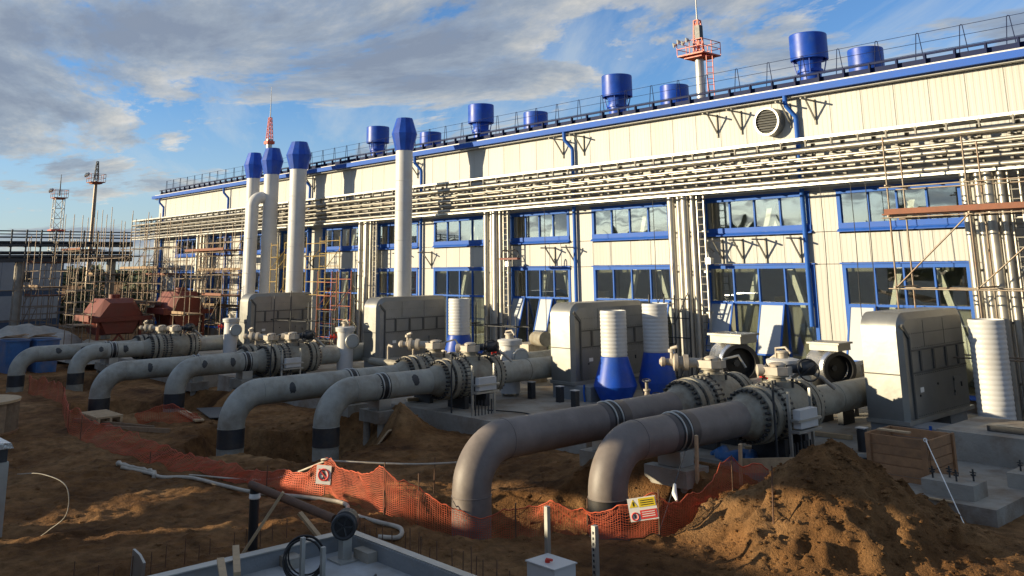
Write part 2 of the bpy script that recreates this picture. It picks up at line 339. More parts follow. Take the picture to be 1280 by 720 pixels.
# clods and stones strewn over the dug soil
cl = MB(); ico = [(0,0,1),(.89,0,.45),(.28,.85,.45),(-.72,.53,.45),(-.72,-.53,.45),(.28,-.85,.45),(.72,.53,-.45),(-.28,.85,-.45),(-.89,0,-.45),(-.28,-.85,-.45),(.72,-.53,-.45),(0,0,-1)]
icf = [(0,1,2),(0,2,3),(0,3,4),(0,4,5),(0,5,1),(1,6,2),(2,7,3),(3,8,4),(4,9,5),(5,10,1),(6,7,2),(7,8,3),(8,9,4),(9,10,5),(10,6,1),(11,7,6),(11,8,7),(11,9,8),(11,10,9),(11,6,10)]
for i in range(11000):
    if i % 3 == 0: a = random.uniform(0, 6.28); r = 3.0*random.random()**.6; x = -8.5+r*math.cos(a); y = 15.6+r*math.sin(a)
    elif i % 3 == 1: x = random.uniform(-30, -6); y = random.uniform(4.6, 18)
    else: px = random.choice(PIPES[:4]); x = random.gauss(px[0], 1.8); y = random.gauss(px[2]+.6, 1.5)
    if y > 18.2 or (-13.9 < x < -6.3 and y < 8.9): continue
    s = min(.09, .006+.015*random.expovariate(1.)); z = H(x, y)
    cl.add([(x+p[0]*s*random.uniform(.7, 1.3), y+p[1]*s*random.uniform(.7, 1.3), z+p[2]*s*.6*random.uniform(.6, 1.2)-s*.1) for p in ico], icf)
struct(cl, 'soil_clods', 'soil', 'stuff')
# concrete pads under the units
for x0, x1, zt in ((-15.7, -7.25, .22), (-28.0, -17.6, .20), (-40.3, -30.2, .12), (-53.2, -42.4, .05)):
    struct(MB().box(x0, 18.55, -1.2, x1, 29.42, zt), 'concrete_pad', 'concrete')

# ------------------------------------------------------------------ compressor hall
YF = 29.5; XL, XR = -77.2, -4.0
bd = root('compressor_hall', (-40, YF, 0), 'long cream panelled hall with blue framed windows and blue gutter', 'building')
W0 = [(-21.3, -16.7), (-15.67, -11.45), (-32.6, -28.65), (-27.25, -22.95)]
for k in range(1, 5):
    W0 += [(-32.6-11.45*k, -28.65-11.45*k), (-27.25-11.45*k, -22.95-11.45*k)]
W0 = sorted([w for w in W0 if w[0] > XL+.4])
def panel_mesh(w, h, ribs=6):
    mb = MB(); g = .0025; prof = [(-w/2+g, .07), (-w/2+g, .012), (-w/2+g+.015, 0)]
    for i in range(ribs):
        c = -w/2+(i+.5)*w/ribs; e = w/ribs*.16; prof += [(c-e*1.8, 0), (c-e, .0045), (c+e, .0045), (c+e*1.8, 0)]
    prof += [(w/2-g-.015, 0), (w/2-g, .012), (w/2-g, .07)]
    n = len(prof); A = [(p[0], p[1], 0) for p in prof]; B = [(p[0], p[1], h) for p in prof]
    mb.add(A+B, [(i, i+1, n+i+1, n+i) for i in range(n-1)]); return mb.mesh('wall_panel', 'wall')
_pm = {}
def panels(x0, x1, z0, z1, wmax=1.17):
    n = max(1, round((x1-x0)/wmax)); w = (x1-x0)/n; k = (round(w, 3), round(z1-z0, 3))
    if k not in _pm: _pm[k] = panel_mesh(w, z1-z0-.014)
    for i in range(n): inst(_pm[k], 'wall_panel', (x0+(i+.5)*w, YF, z0+.007), bd)
ivs = []; p = XL
for a, b in W0:
    ivs.append((p, a)); p = b
ivs.append((p, XR))
panels(XL, XR, 7.20, 10.62)
for a, b in ivs:
    panels(a, b, .55, 4.66, 1.7); panels(a, b, 4.67, 5.77, 1.7); panels(a, b, 5.78, 7.19, 1.7)
for a, b in W0: panels(a, b, 4.72, 5.70)
part(MB().box(XL, YF-.03, -.8, XR, YF+.2, .54), 'plinth_wall', 'concrete', bd)
# backing, interior, roof
bk = MB()
p = XL
for a, b in W0+[(XR, XR)]:
    if a > p: bk.box(p+.02, YF+.075, .5, a-.06, YF+.2, 10.5)
    if a < b: bk.box(a-.06, YF+.075, 4.74, b+.06, YF+.2, 5.68); bk.box(a-.06, YF+.075, 7.24, b+.06, YF+.2, 10.5)
    p = b+.06
part(bk, 'inner_lining', 'interior', bd)
part(MB().box(XL, YF+7.2, 0, XR, YF+7.35, 11.2), 'back_lining', 'interior', bd)
part(MB().box(XL, YF+.2, -.05, XR, YF+7.2, .05), 'interior_floor', 'concrete', bd)
for xe in (XL+.05, XR-.15): part(MB().box(xe, YF+.21, .05, xe+.1, YF+19, 10.5), 'end_wall', 'wall', bd)
part(MB().ext([(YF-.28, 10.86), (YF+9.6, 11.86), (YF+19.4, 10.86), (YF+19.4, 10.7), (YF+9.6, 11.7), (YF-.28, 10.70)], 'x', XL-.35, XR+.3), 'roof', 'roof_sheet', bd)
# eave: soffit, gutter, pale trim, dark snow guard
part(MB().box(XL-.3, YF-.30, 10.63, XR, YF+.2, 10.68), 'soffit', 'wall', bd)
gt = MB().ext([(YF-.34, 10.70), (YF-.52, 10.70), (YF-.55, 10.93), (YF-.53, 10.93), (YF-.50, 10.73), (YF-.34, 10.73)], 'x', XL-.45, XR)
part(gt, 'gutter', 'gutter_blue', bd)
part(MB().box(XL-.3, YF-.335, 10.94, XR, YF-.27, 11.02), 'eave_trim', 'white_paint', bd)
sg = part(MB().box(XL, YF+.02, 11.03, XR, YF+.09, 11.27), 'snow_guard', 'snow_blue', bd)
part(MB().box(XL, YF-.10, 11.36, XR, YF-.04, 11.43), 'snow_guard_rail', 'snow_blue', bd)
sgm = MB().box(-.03, 0, 0, .03, .12, .38).mesh('snow_guard_post', 'snow_blue')
x = XL+.5
while x < XR:
    inst(sgm, 'snow_guard_post', (x, YF-.13, 11.02), bd); x += .95
# roof railing: bent-wire posts and three wires
rl = MB(); h_ = 1.25
rl.tube([(-.17, 0, 0), (-.04, .0, h_-.02), (0, 0, h_), (.04, 0, h_-.02), (.17, 0, 0)], .016, 5)
rlm = rl.mesh('railing_post', 'snow_blue'); x = XL+.4
while x < XR:
    inst(rlm, 'railing_post', (x, YF+.35, 11.0), bd); x += 1.43
for zr in (11.55, 11.9, 12.23): part(MB().cyl((XL+.2, YF+.35, zr), (XR, YF+.35, zr), .009, n=4), 'railing_wire', 'snow_blue', bd)
# windows
def window(a, b, z0, z1, tr, opened):
    w = b-a; fr = MB(); t = .13; y0, y1 = YF-.035, YF+.10
    fr.box(a, y0, z0, a+t, y1, z1); fr.box(b-t, y0, z0, b, y1, z1); fr.box(a+t, y0, z1-t, b-t, y1, z1); fr.box(a+t, y0, z0, b-t, y1, z0+t*.7)
    wd = part(fr, 'window', 'blue_paint', bd)
    part(MB().ext([(YF-.13, z0-.03), (YF-.13, z0-.005), (YF-.036, z0+.07), (YF-.036, z0-.03)], 'x', a-.03, b+.03), 'window_sill', 'gutter_blue', wd)
    part(MB().box(a-.05, YF-.09, z1+.004, b+.05, YF-.02, z1+.05), 'head_flashing', 'gutter_blue', wd)
    if z1-z0 < 2: part(MB().box(a+.005, y0-.022, z0+.092, b-.005, y0-.002, z0+.27), 'sill_panel', 'gutter_blue', wd)
    n = 4; cw = (w-2*t)/n
    for i in range(1, n): part(MB().box(a+t+i*cw-.03, YF-.02, z0+t, a+t+i*cw+.03, YF+.08, z1-t-.002), 'mullion', 'blue_paint', wd)
    if tr: part(MB().box(a+t+.002, YF-.028, tr-.04, b-t-.002, YF+.085, tr+.04), 'transom', 'blue_paint', wd)
    rows = [(z0+t, tr-.04), (tr+.04, z1-t)] if tr else [(z0+t, z1-t)]
    for r, (za, zb) in enumerate(rows):
        for i in range(n):
            xa = a+t+i*cw+.032; xb = xa+cw-.064
            if r == 0 and tr and i in opened:
                ang = math.radians(15+3*random.random()); L = 1.85; c, s_ = math.cos(ang), math.sin(ang)
                def q(xx, d, off): return (xx, YF-.05-d*s_-off*c, zb+.02-d*c+off*s_)
                sf = MB()
                for (u0, u1, d0, d1) in ((xa, xa+.06, 0, L), (xb-.06, xb, 0, L), (xa+.06, xb-.06, 0, .06), (xa+.06, xb-.06, L-.06, L)):
                    sf.add([q(u0, d0, 0), q(u1, d0, 0), q(u1, d1, 0), q(u0, d1, 0), q(u0, d0, .05), q(u1, d0, .05), q(u1, d1, .05), q(u0, d1, .05)], [(0,1,2,3),(4,7,6,5),(0,4,5,1),(1,5,6,2),(2,6,7,3),(3,7,4,0)])
                sh = part(sf, 'open_sash', 'blue_paint', wd)
                part(MB().add([q(xa+.05, .05, .02), q(xb-.05, .05, .02), q(xb-.05, L-.05, .02), q(xa+.05, L-.05, .02), q(xa+.05, .05, .032), q(xb-.05, .05, .032), q(xb-.05, L-.05, .032), q(xa+.05, L-.05, .032)], [(0,1,2,3),(4,7,6,5),(0,4,5,1),(1,5,6,2),(2,6,7,3),(3,7,4,0)]), 'film_pane', 'panel_pale', sh)
                if za < tr-.04-L: part(MB().box(xa, YF+.03, za, xb, YF+.045, tr-.06-L), 'pane', 'glass', wd)
            else:
                e = [random.uniform(-.005, .005) for _ in range(3)]; e.append(e[0]+e[2]-e[1]); yq = YF+.03
                q4 = [(xa, yq+e[0], za), (xb, yq+e[1], za), (xb, yq+e[2], zb), (xa, yq+e[3], zb)]; q8 = q4+[(p_[0], p_[1]+.012, p_[2]) for p_ in q4]
                part(MB().add(q8, [(0,1,2,3),(7,6,5,4),(0,4,5,1),(1,5,6,2),(2,6,7,3),(3,7,4,0)]), 'pane', 'glass', wd)
OPEN = {-21.3: (0, 2), -15.67: (0,), -32.6: (0, 2), -27.25: (3,)}
for a, b in W0:
    window(a, b, 5.78, 7.18, None, ()); window(a, b, .62, 4.66, 3.30, OPEN.get(a, ()))
# white diagonal bracing behind the glass
for a, b in W0:
    if b < -60: continue
    for z0, z1 in ((.4, 7.0),):
        m = (a+b)/2; part(MB().beam((a+.4, YF+.95, z0), (m+.2, YF+.95, z1), .20).beam((b-.3, YF+1.12, z0), (m-.1, YF+1.12, z1), .20), 'wall_bracing', 'interior_white', bd)
# downpipes
for x in (-16.9, -28.2, -39.7, -51.7, -63.6, -75.9):
    y = YF-.14; bot = 2.55 if x > -20 else .3
    part(MB().tube([(x-.22, YF-.43, 10.72), (x-.22, YF-.43, 10.45), (x-.20, YF-.42, 10.32), (x-.02, y, 9.95), (x, y, 9.82), (x, y, bot)], .085, 10), 'downpipe', 'blue_paint', bd)
# steel brackets standing off the wall
def bracket(x, z, L=.95):
    mb = MB().beam((x, YF-.01, z), (x, YF-L, z), .055).beam((x, YF-.01, z-.72), (x, YF-L*.62, z-.03), .05).beam((x, YF-.03, z+.06), (x, YF-.03, z-.85), .06)
    mb.beam((x, YF-L*.62, z-.03), (x, YF-L*.66, z+.10), .05); part(mb, 'wall_bracket', 'bracket', bd)
for x, z in ((-20.4, 10.42), (-19.3, 10.42), (-17.2, 10.42), (-16.2, 10.42), (-28.9, 10.42), (-27.6, 10.42), (-40.2, 10.4), (-51.4, 10.4), (-20.5, 5.58), (-19.6, 5.58), (-18.6, 5.58), (-17.2, 5.58), (-29.6, 5.52), (-28.3, 5.52), (-38.9, 5.5), (-41.2, 5.5), (-51.2, 5.5)): bracket(x, z)
# round louvred outlet in the upper wall
fx, fz = -17.95, 9.86
wf = part(MB().lathe([(.53, 0), (.53, .42), (.46, .42), (.46, .05)], (fx, YF-.012, fz), (0, -1, 0), 32, False), 'wall_outlet', 'duct', bd)
for i in range(9):
    z = -.39+i*.097; hw = math.sqrt(max(.02, .455**2-z*z)); part(MB().add([(fx-hw, YF-.40, fz+z-.05), (fx+hw, YF-.40, fz+z-.05), (fx+hw, YF-.30, fz+z+.06), (fx-hw, YF-.30, fz+z+.06), (fx-hw, YF-.385, fz+z-.05), (fx+hw, YF-.385, fz+z-.05), (fx+hw, YF-.285, fz+z+.06), (fx-hw, YF-.285, fz+z+.06)], [(0,1,2,3),(7,6,5,4),(0,4,5,1),(1,5,6,2),(2,6,7,3),(3,7,4,0)]), 'louvre', 'duct', wf)
part(MB().cyl((fx, YF-.03, fz), (fx, YF-.06, fz), .46, n=24), 'outlet_back', 'dark_steel', wf)
# small lamp arm on the wall
for x in (-20.9, -32.3): part(MB().tube([(x, YF-.02, 5.2), (x, YF-.35, 5.35), (x+.1, YF-.6, 5.3), (x+.25, YF-.7, 4.95)], .03, 6).box(x+.13, YF-.8, 4.72, x+.37, YF-.6, 4.95), 'wall_lamp', 'galv', bd)

# ------------------------------------------------------------------ roof ventilators
def vent(x, y, label, grp):
    zb = 11.0+(y-YF)*.1 if y < YF+9.6 else 11.9-(y-YF-9.6)*.1
    r = root('roof_ventilator', (x, y, zb), label, 'ventilator', grp)
    part(MB().lathe([(.60, zb-.1), (.60, 12.5), (.46, 12.6)], (x, y, 0), n=28), 'base_curb', 'galv', r)
    part(MB().lathe([(.47, 12.55), (.47, 13.0), (.56, 13.02), (.56, 13.14), (.48, 13.16), (.50, 13.45), (.66, 13.72)], (x, y, 0), n=28), 'neck', 'blue_cap', r)
    part(MB().lathe([(.70, 13.62), (.80, 13.58), (.82, 13.6), (.82, 14.72), (.80, 14.75), (.76, 14.75), (.74, 13.75)], (x, y, 0), n=40, cap=False), 'drum', 'blue_cap', r)
    part(MB().lathe([(.70, 14.3), (.45, 14.45), (.02, 14.5)], (x, y, 0), n=28), 'inner_hood', 'blue_cap', r)
    for a in range(4):
        c, s_ = math.cos(a*1.571+.5), math.sin(a*1.571+.5); part(MB().beam((x+c*.57, y+s_*.57, 12.95), (x+c*.74, y+s_*.74, 13.70), .05, .03), 'strut', 'blue_cap', r)
vn = ['nearest', 'second', 'third', 'fourth']
for i, x in enumerate((-20.0, -31.4, -42.8, -54.4)):
    vent(x, 36.3, f'blue roof ventilator with its neck showing, {vn[i]} of that row from the right', 'front row of roof ventilators')
for i, x in enumerate((-19.65, -31.15, -42.7, -54.3)):
    vent(x, 41.0, f'blue roof ventilator drum peeking over the roof edge, {vn[i]} of that row from the right', 'rear row of roof ventilators')
# ------------------------------------------------------------------ pipe rack along the wall
rk = root('pipe_rack', (-42, 28.7, 7.3), 'silver pipe rack of parallel lines running along the cream wall', 'pipe rack')
RX0, RX1 = -79.5, -4.2
for y, z, r, nm in ((28.22, 8.52, .085, 'rack_pipe'), (28.25, 8.24, .05, 'rack_pipe'), (28.22, 8.00, .06, 'rack_pipe'), (28.25, 7.76, .05, 'rack_pipe'), (28.22, 7.50, .075, 'rack_pipe'), (28.62, 8.50, .06, 'rack_pipe'), (28.62, 8.02, .07, 'rack_pipe'), (28.62, 7.52, .07, 'rack_pipe'), (28.98, 8.26, .055, 'rack_pipe')):
    part(MB().cyl((RX0, y, z), (RX1, y, z), r, n=10), nm, 'steel_pipe', rk)
part(MB().box(RX0, 28.10, 8.86, RX1, 28.16, 8.95).box(RX0, 28.98, 8.86, RX1, 29.04, 8.95), 'tray_rail', 'galv', rk)
part(MB().box(RX0, 28.16, 8.87, RX1, 28.98, 8.885), 'cable_tray', 'galv', rk)
part(MB().box(RX0, 28.06, 7.30, RX1, 28.14, 7.37).box(RX0, 29.02, 7.30, RX1, 29.10, 7.37), 'bottom_rail', 'galv', rk)
am = MB()
for z in (7.40, 7.66, 7.90, 8.12, 8.38): am.box(-.04, -.40, z-7.3-.03, .04, .40, z-7.3+.02)
am.box(-.06, .40, 0.02, .06, .50, 1.55)
amm = am.mesh('support_arm', 'rack_dark'); x = RX0+.6
while x < RX1:
    inst(amm, 'support_arm', (x, 28.66, 7.3), rk); x += 1.12
hm = MB().box(-.025, -.03, 0, .025, .03, .26).box(-.07, -.02, .19, .07, .04, .24).mesh('tray_hanger', 'rack_dark'); x = RX0+.9
while x < RX1:
    inst(hm, 'tray_hanger', (x, 28.12, 8.62), rk); x += .95
# posts of the rack, in pairs at every riser
for x in (-10.6, -21.6, -32.9, -44.2, -55.6, -66.5, -76.5):
    for dx in (-.25, .25): part(MB().box(x+dx-.06, 29.12, .2, x+dx+.06, 29.24, 7.3), 'rack_post', 'white_paint', rk)
# vertical pipe risers hanging off the rack
def riser(x, w, label):
    r = root('riser_bundle', (x, 28.75, .2), label, 'pipes', 'riser bundles down the wall')
    rs = [(-.46, .13), (-.16, .10), (.12, .14), (.40, .09)]
    for i, (dx, rr) in enumerate(rs):
        part(MB().cyl((x+dx*w, 28.72+.08*(i % 2), .25), (x+dx*w, 28.72+.08*(i % 2), 7.5), rr*w, n=14), 'riser_pipe', 'steel_pipe', r)
    tr = MB().box(x+.55*w, 28.80, .4, x+.58*w, 28.9, 7.4).box(x+.82*w, 28.80, .4, x+.85*w, 28.9, 7.4)
    tray = part(tr, 'ladder_tray', 'steel_pipe', r)
    rung = MB().box(-.12*w, 0, 0, .12*w, .03, .03).mesh('rung', 'rack_dark')
    for k in range(24): inst(rung, 'rung', (x+.70*w, 28.83, .6+k*.28), tray)
    for z in (1.2, 2.9, 4.4, 5.9): part(MB().box(x-.66*w, 28.92, z, x+.9*w, 28.97, z+.07), 'clamp_bar', 'galv', r)
for x, w, l in ((-10.5, 1.15, 'thick riser bundle at the right edge behind the scaffold'), (-21.75, 1.15, 'riser bundle between the two pairs of large windows'), (-33.0, 1.1, 'riser bundle beside the white vertical post, left of the open sashes'),
                (-44.1, 1.1, 'riser bundle beside the yellow ladder frames'), (-55.6, 1.1, 'riser bundle partly behind the tall white stacks'), (-66.5, 1.1, 'farthest riser bundle, among the left scaffolds')): riser(x, w, l)

# ------------------------------------------------------------------ pipelines and valves
RP = .385
plab = ['brown pipeline bending down beside the sand heap, nearest of all', 'brown pipeline just behind the nearest one, its bend sunlit above the orange net',
        'grey pipeline with double strap, its bend ending in a dark collar at the pit edge', 'grey pipeline with a black square patch, bending into the open pit',
        'grey pipeline with two dark patches near its bend, third pair from the right', 'grey pipeline with one round dark patch, third pair from the right',
        'grey pipeline with a black patch on its back, upper of the leftmost pair', 'grey pipeline cut by the left edge of the picture']
CL = [15.99, 16.01, 16.46, 16.56, 19.2, 16.61, 16.82, 17.2]; CL[4] = 17.9
def pipeline(i):
    X, zt, ya = PIPES[i]; zc = zt-RP; Rb = .86; mt = 'pipe_brown' if i < 2 else 'pipe_grey'
    r = root('pipeline', (X, ya, zc-1.5), plab[i], 'pipeline', 'pipelines leading to the hall')
    pts = [(X, ya, zc-Rb-.06)]+[(X, ya+Rb-Rb*math.cos(a), zc-Rb+Rb*math.sin(a)) for a in [math.pi/2*k/14 for k in range(15)]]+[(X, 18.35, zc)]
    part(MB().tube(pts, RP, 40, False), 'pipe', mt, r)
    zb = zc-Rb-.06
    part(MB().lathe([(RP+.006, zb-.55), (RP+.006, zb-.012)], (X, ya, 0), n=40, cap=False), 'dark_collar', 'coat_black' if i != 1 else mt, r)
    part(MB().lathe([(RP, zb-1.6), (RP, zb-.58), (RP+.014, zb-.57), (RP+.014, zb-.55)], (X, ya, 0), n=40, cap=False), 'buried_end', mt, r)
    part(MB().ring((X, ya, zb-.006), (0, 0, 1), RP+.002, .012, 40, 6), 'weld_seam', mt, r)
    part(MB().ring((X, ya+Rb, zc), (0, 1, 0), RP, .010, 40, 6), 'weld_seam', mt, r)
    # downstream length behind the valve
    part(MB().cyl((X, 21.35, zc), (X, 28.3, zc), RP-.015, n=40), 'downstream_pipe', 'pipe_grey' if i > 1 else 'valve', r)
    part(MB().ring((X, 22.6, zc), (0, 1, 0), RP-.013, .012, 40, 6), 'weld_seam', 'valve', r)
    if i < 8:
        part(MB().lathe([(RP+.003, -.34), (RP+.006, -.33), (RP+.006, .42), (RP+.003, .43)], (X, CL[i], zc), (0, 1, 0), 40, False), 'joint_sleeve', ('sleeve_dark', 'sleeve_dark', 'pipe_grey')[min(i, 2)], r)
    # straps
    yc = CL[i]
    for dy in (-.10, .10):
        part(MB().ring((X, yc+dy, zc), (0, 1, 0), RP+.015, .022, 40, 6), 'strap', 'galv', r)
    part(MB().lathe([(RP+.008, -.17), (RP+.008, .17)], (X, yc, zc), (0, 1, 0), 40, False), 'strap_pad', 'rubber', r)
    part(MB().box(X-.30, yc-.22, zc-RP-.26, X+.30, yc+.22, zc-RP+.05), 'saddle', 'galv', r)
    if i > 1:
        for k in range(1 if i in (3, 5) else 2):
            a = math.radians(random.uniform(5, 25)); y0 = ya+Rb+(.9 if k == 0 else 2.1); h = random.uniform(.16, .24); w = random.uniform(.11, .2)
            if i in (4, 6): y0 -= .75
            def q(u, t, e=.006): return (X+(RP+e)*math.cos(a+t*h/RP), y0+u*w, zc+(RP+e)*math.sin(a+t*h/RP))
            nn = 12; pr = [random.uniform(.75, 1.05) for _ in range(nn)]; vs = [q(0, 0)]
            for ring_ in (.34, .67, 1.): vs += [q(math.cos(6.283*m/nn)*pr[m]*ring_, math.sin(6.283*m/nn)*pr[m]*ring_, .006 if ring_ < .9 else .001) for m in range(nn)]
            fs = [(0, 1+(m+1) % nn, 1+m) for m in range(nn)]+[(1+k2*nn+m, 1+k2*nn+(m+1) % nn, 1+(k2+1)*nn+(m+1) % nn, 1+(k2+1)*nn+m) for k2 in range(2) for m in range(nn)]
            part(MB().add(vs, fs, True), 'bare_patch', 'bare_patch', r)
    # concrete pedestal on piles
    p = root('pipe_support', (X, yc, H(X, yc)-.1), ['pale concrete saddle block under the nearest brown pipe', 'concrete saddle block under the second brown pipe', 'concrete saddle block on piles beside the small sand heap', 'concrete saddle block behind the pitted grey pipe', 'saddle block under the pipe with two dark patches', 'saddle block under the pipe with one round patch', 'saddle block under the upper far left pipe', 'saddle block under the pipe cut by the left edge'][i], 'support', 'concrete pipe supports')
    z0 = zc-RP-.27
    part(MB().box(X-.55, yc-.38, z0-.34, X+.55, yc+.38, z0), 'cap_beam', 'concrete', p)
    for dx in (-.38, .38):
        for dy in (-.2, .2): part(MB().cyl((X+dx, yc+dy, -1.6), (X+dx, yc+dy, z0-.342), .11, n=12), 'pile', 'concrete', p)
for i in range(8): pipeline(i)
vlab = ['big flanged valve on the nearest brown pipe, its gearbox in shade', 'big flanged valve on the second brown pipe, horizontal drive on top', 'dark flanged valve beside the blue cone base, black handwheel on top', 'pale flanged valve just left of the blue cone base',
        'dark flanged valve in front of the third grey casing, black drive', 'pale flanged valve left of the dark one, in front of the far grey casing', 'flanged valve on the upper far left pipe', 'flanged valve half hidden on the leftmost pipe']
def valve(i):
    X, zt, ya = PIPES[i]; zc = zt-RP; r = root('valve', (X, 19.9, zc-.8), vlab[i], 'valve', 'flanged valves in a row')
    Rf = .63
    def bolts(y0, y1, rb, n=28):
        mb = MB()
        for k in range(n):
            a = 2*math.pi*k/n; c, s_ = math.cos(a)*rb, math.sin(a)*rb
            mb.cyl((X+c, y0, zc+s_), (X+c, y1, zc+s_), .036, n=6)
        return mb
    part(MB().lathe([(RP+.002, 18.28), (RP+.02, 18.45), (.52, 18.72), (.54, 18.76), (Rf, 18.76), (Rf, 18.92)], (X, 0, zc), (0, 1, 0), 48), 'weld_neck_flange', 'valve', r)
    part(MB().lathe([(.50, 18.925), (.50, 19.02)], (X, 0, zc), (0, 1, 0), 40), 'gasket', 'rubber', r)
    part(MB().lathe([(Rf+.02, 19.025), (Rf+.02, 19.20), (.58, 19.22), (.57, 19.34), (.60, 19.40)], (X, 0, zc), (0, 1, 0), 48), 'valve_flange', 'valve', r)
    part(bolts(18.62, 19.30, .57), 'flange_bolts', 'bolt', r)
    part(MB().lathe([(.50, 19.3), (.60, 19.42), (.66, 19.44), (.66, 19.60), (.60, 19.62), (.615, 20.0), (.615, 20.5), (.58, 20.62), (.50, 20.8)], (X, 0, zc), (0, 1, 0), 48), 'valve_body', 'valve', r)
    part(bolts(19.38, 19.70, .63, 32), 'body_bolts', 'bolt', r)
    part(MB().lathe([(Rf, 20.74), (Rf, 20.9), (.50, 20.905), (.50, 20.96), (Rf-.01, 20.965), (Rf-.01, 21.1), (.50, 21.12), (RP-.01, 21.36)], (X, 0, zc), (0, 1, 0), 48), 'rear_flange', 'valve', r)
    part(bolts(20.66, 21.18, .57), 'flange_bolts', 'bolt', r)
    # bonnet, gearbox, drive
    y = 20.05; zt2 = zc+.60
    part(MB().lathe([(.34, zt2-.10), (.34, zt2+.06), (.22, zt2+.07), (.20, zt2+.15), (.29, zt2+.16), (.29, zt2+.21)], (X, y, 0), n=24), 'bonnet', 'valve', r)
    gb = part(MB().ext([(X-.34, y-.20), (X-.22, y-.30), (X+.20, y-.28), (X+.36, y-.08), (X+.34, y+.16), (X+.12, y+.30), (X-.20, y+.26), (X-.36, y+.06)], 'z', zt2+.215, zt2+.40), 'gearbox', 'valve_light', r)
    part(MB().lathe([(.20, zt2+.402), (.20, zt2+.46), (.14, zt2+.49), (.07, zt2+.50)], (X+.03, y, 0), n=14), 'gearbox_cover', 'valve_light', r)
    for k in range(6): part(MB().cyl((X+.27*math.cos(k*1.05), y+.22*math.sin(k*1.05), zt2+.40), (X+.27*math.cos(k*1.05), y+.22*math.sin(k*1.05), zt2+.44), .03, n=6), 'cover_bolt', 'bolt', r)
    if i % 2:   # horizontal cylinder drive reaching left
        ac = part(MB().lathe([(.12, 0), (.12, .38), (.20, .40), (.20, .52), (.15, .54), (.15, .66), (.22, .67), (.22, .76), (.10, .80), (.08, .98), (.12, 1.0), (.12, 1.08), (.05, 1.14)], (X-.16, y-.1, zt2+.32), (-.72, -.66, 0.03), 20), 'drive_cylinder', 'valve_light', r)
        part(MB().tube([(X-.75, y-.65, zt2+.42), (X-.75, y-.65, zt2+.69), (X-.6, y-.6, zt2+.73)], .05, 8).cyl((X-.75, y-.65, zt2+.59), (X-.75, y-.65, zt2+.67), .10, n=10), 'vent_fitting', 'valve_light', r)
        part(MB().tube([(X+.2, y+.25, zt2+.4), (X+.5, y+.5, zt2+.5), (X+.62, y+.62, zt2+.2)], .035, 6), 'impulse_tube', 'steel_pipe', r)
    else:
        ac = part(MB().lathe([(.10, 0), (.12, .30), (.19, .32), (.19, .62), (.14, .68), (.10, .72)], (X+.18, y+.2, zt2+.33), (.62, .78, .06), 18), 'electric_drive', 'dark_steel', r)
        part(MB().ring((X+.62, y+.42, zt2+.32), (.66, -.5, .3), .26, .022, 24, 6).beam((X+.5, y+.28, zt2+.20), (X+.74, y+.56, zt2+.44), .03), 'handwheel', 'rubber', r)
        part(MB().lathe([(.10, 0), (.14, .02), (.14, .16), (.08, .18)], (X-.22, y-.2, zt2+.31), (-.7, -.7, 0), 14), 'end_cover', 'valve_light', r)
        part(MB().tube([(X+.1, y+.5, zt2+.1), (X+.35, y+.7, zt2+.3), (X+.7, y+.9, zt2+.1), (X+.9, y+1.1, zt2-.15)], .05, 8), 'bypass_pipe', 'valve_light', r)
    for k in range(4):
        a = k*1.57+.4; part(MB().cyl((X+.36*math.cos(a), y+.36*math.sin(a), zt2-.08), (X+.36*math.cos(a), y+.36*math.sin(a), zt2+.12), .035, n=6), 'bonnet_bolt', 'bolt', r)
    for yy in (19.55, 20.45): part(MB().box(X-.45, yy-.08, .1, X+.45, yy+.08, zc-.56), 'valve_foot', 'dark_steel', r)
    if i in (0, 2, 4):  # upright rods of an access frame beside the valve
        part(MB().cyl((X+.72, 18.7, -.1), (X+.72, 18.7, zc+.85), .028, n=8), 'access_rod', 'dark_steel', r)
        part(MB().cyl((X+.8, 19.6, -.1), (X+.8, 19.6, zc+.1), .028, n=8), 'access_rod', 'dark_steel', r)
for i in range(8): valve(i)

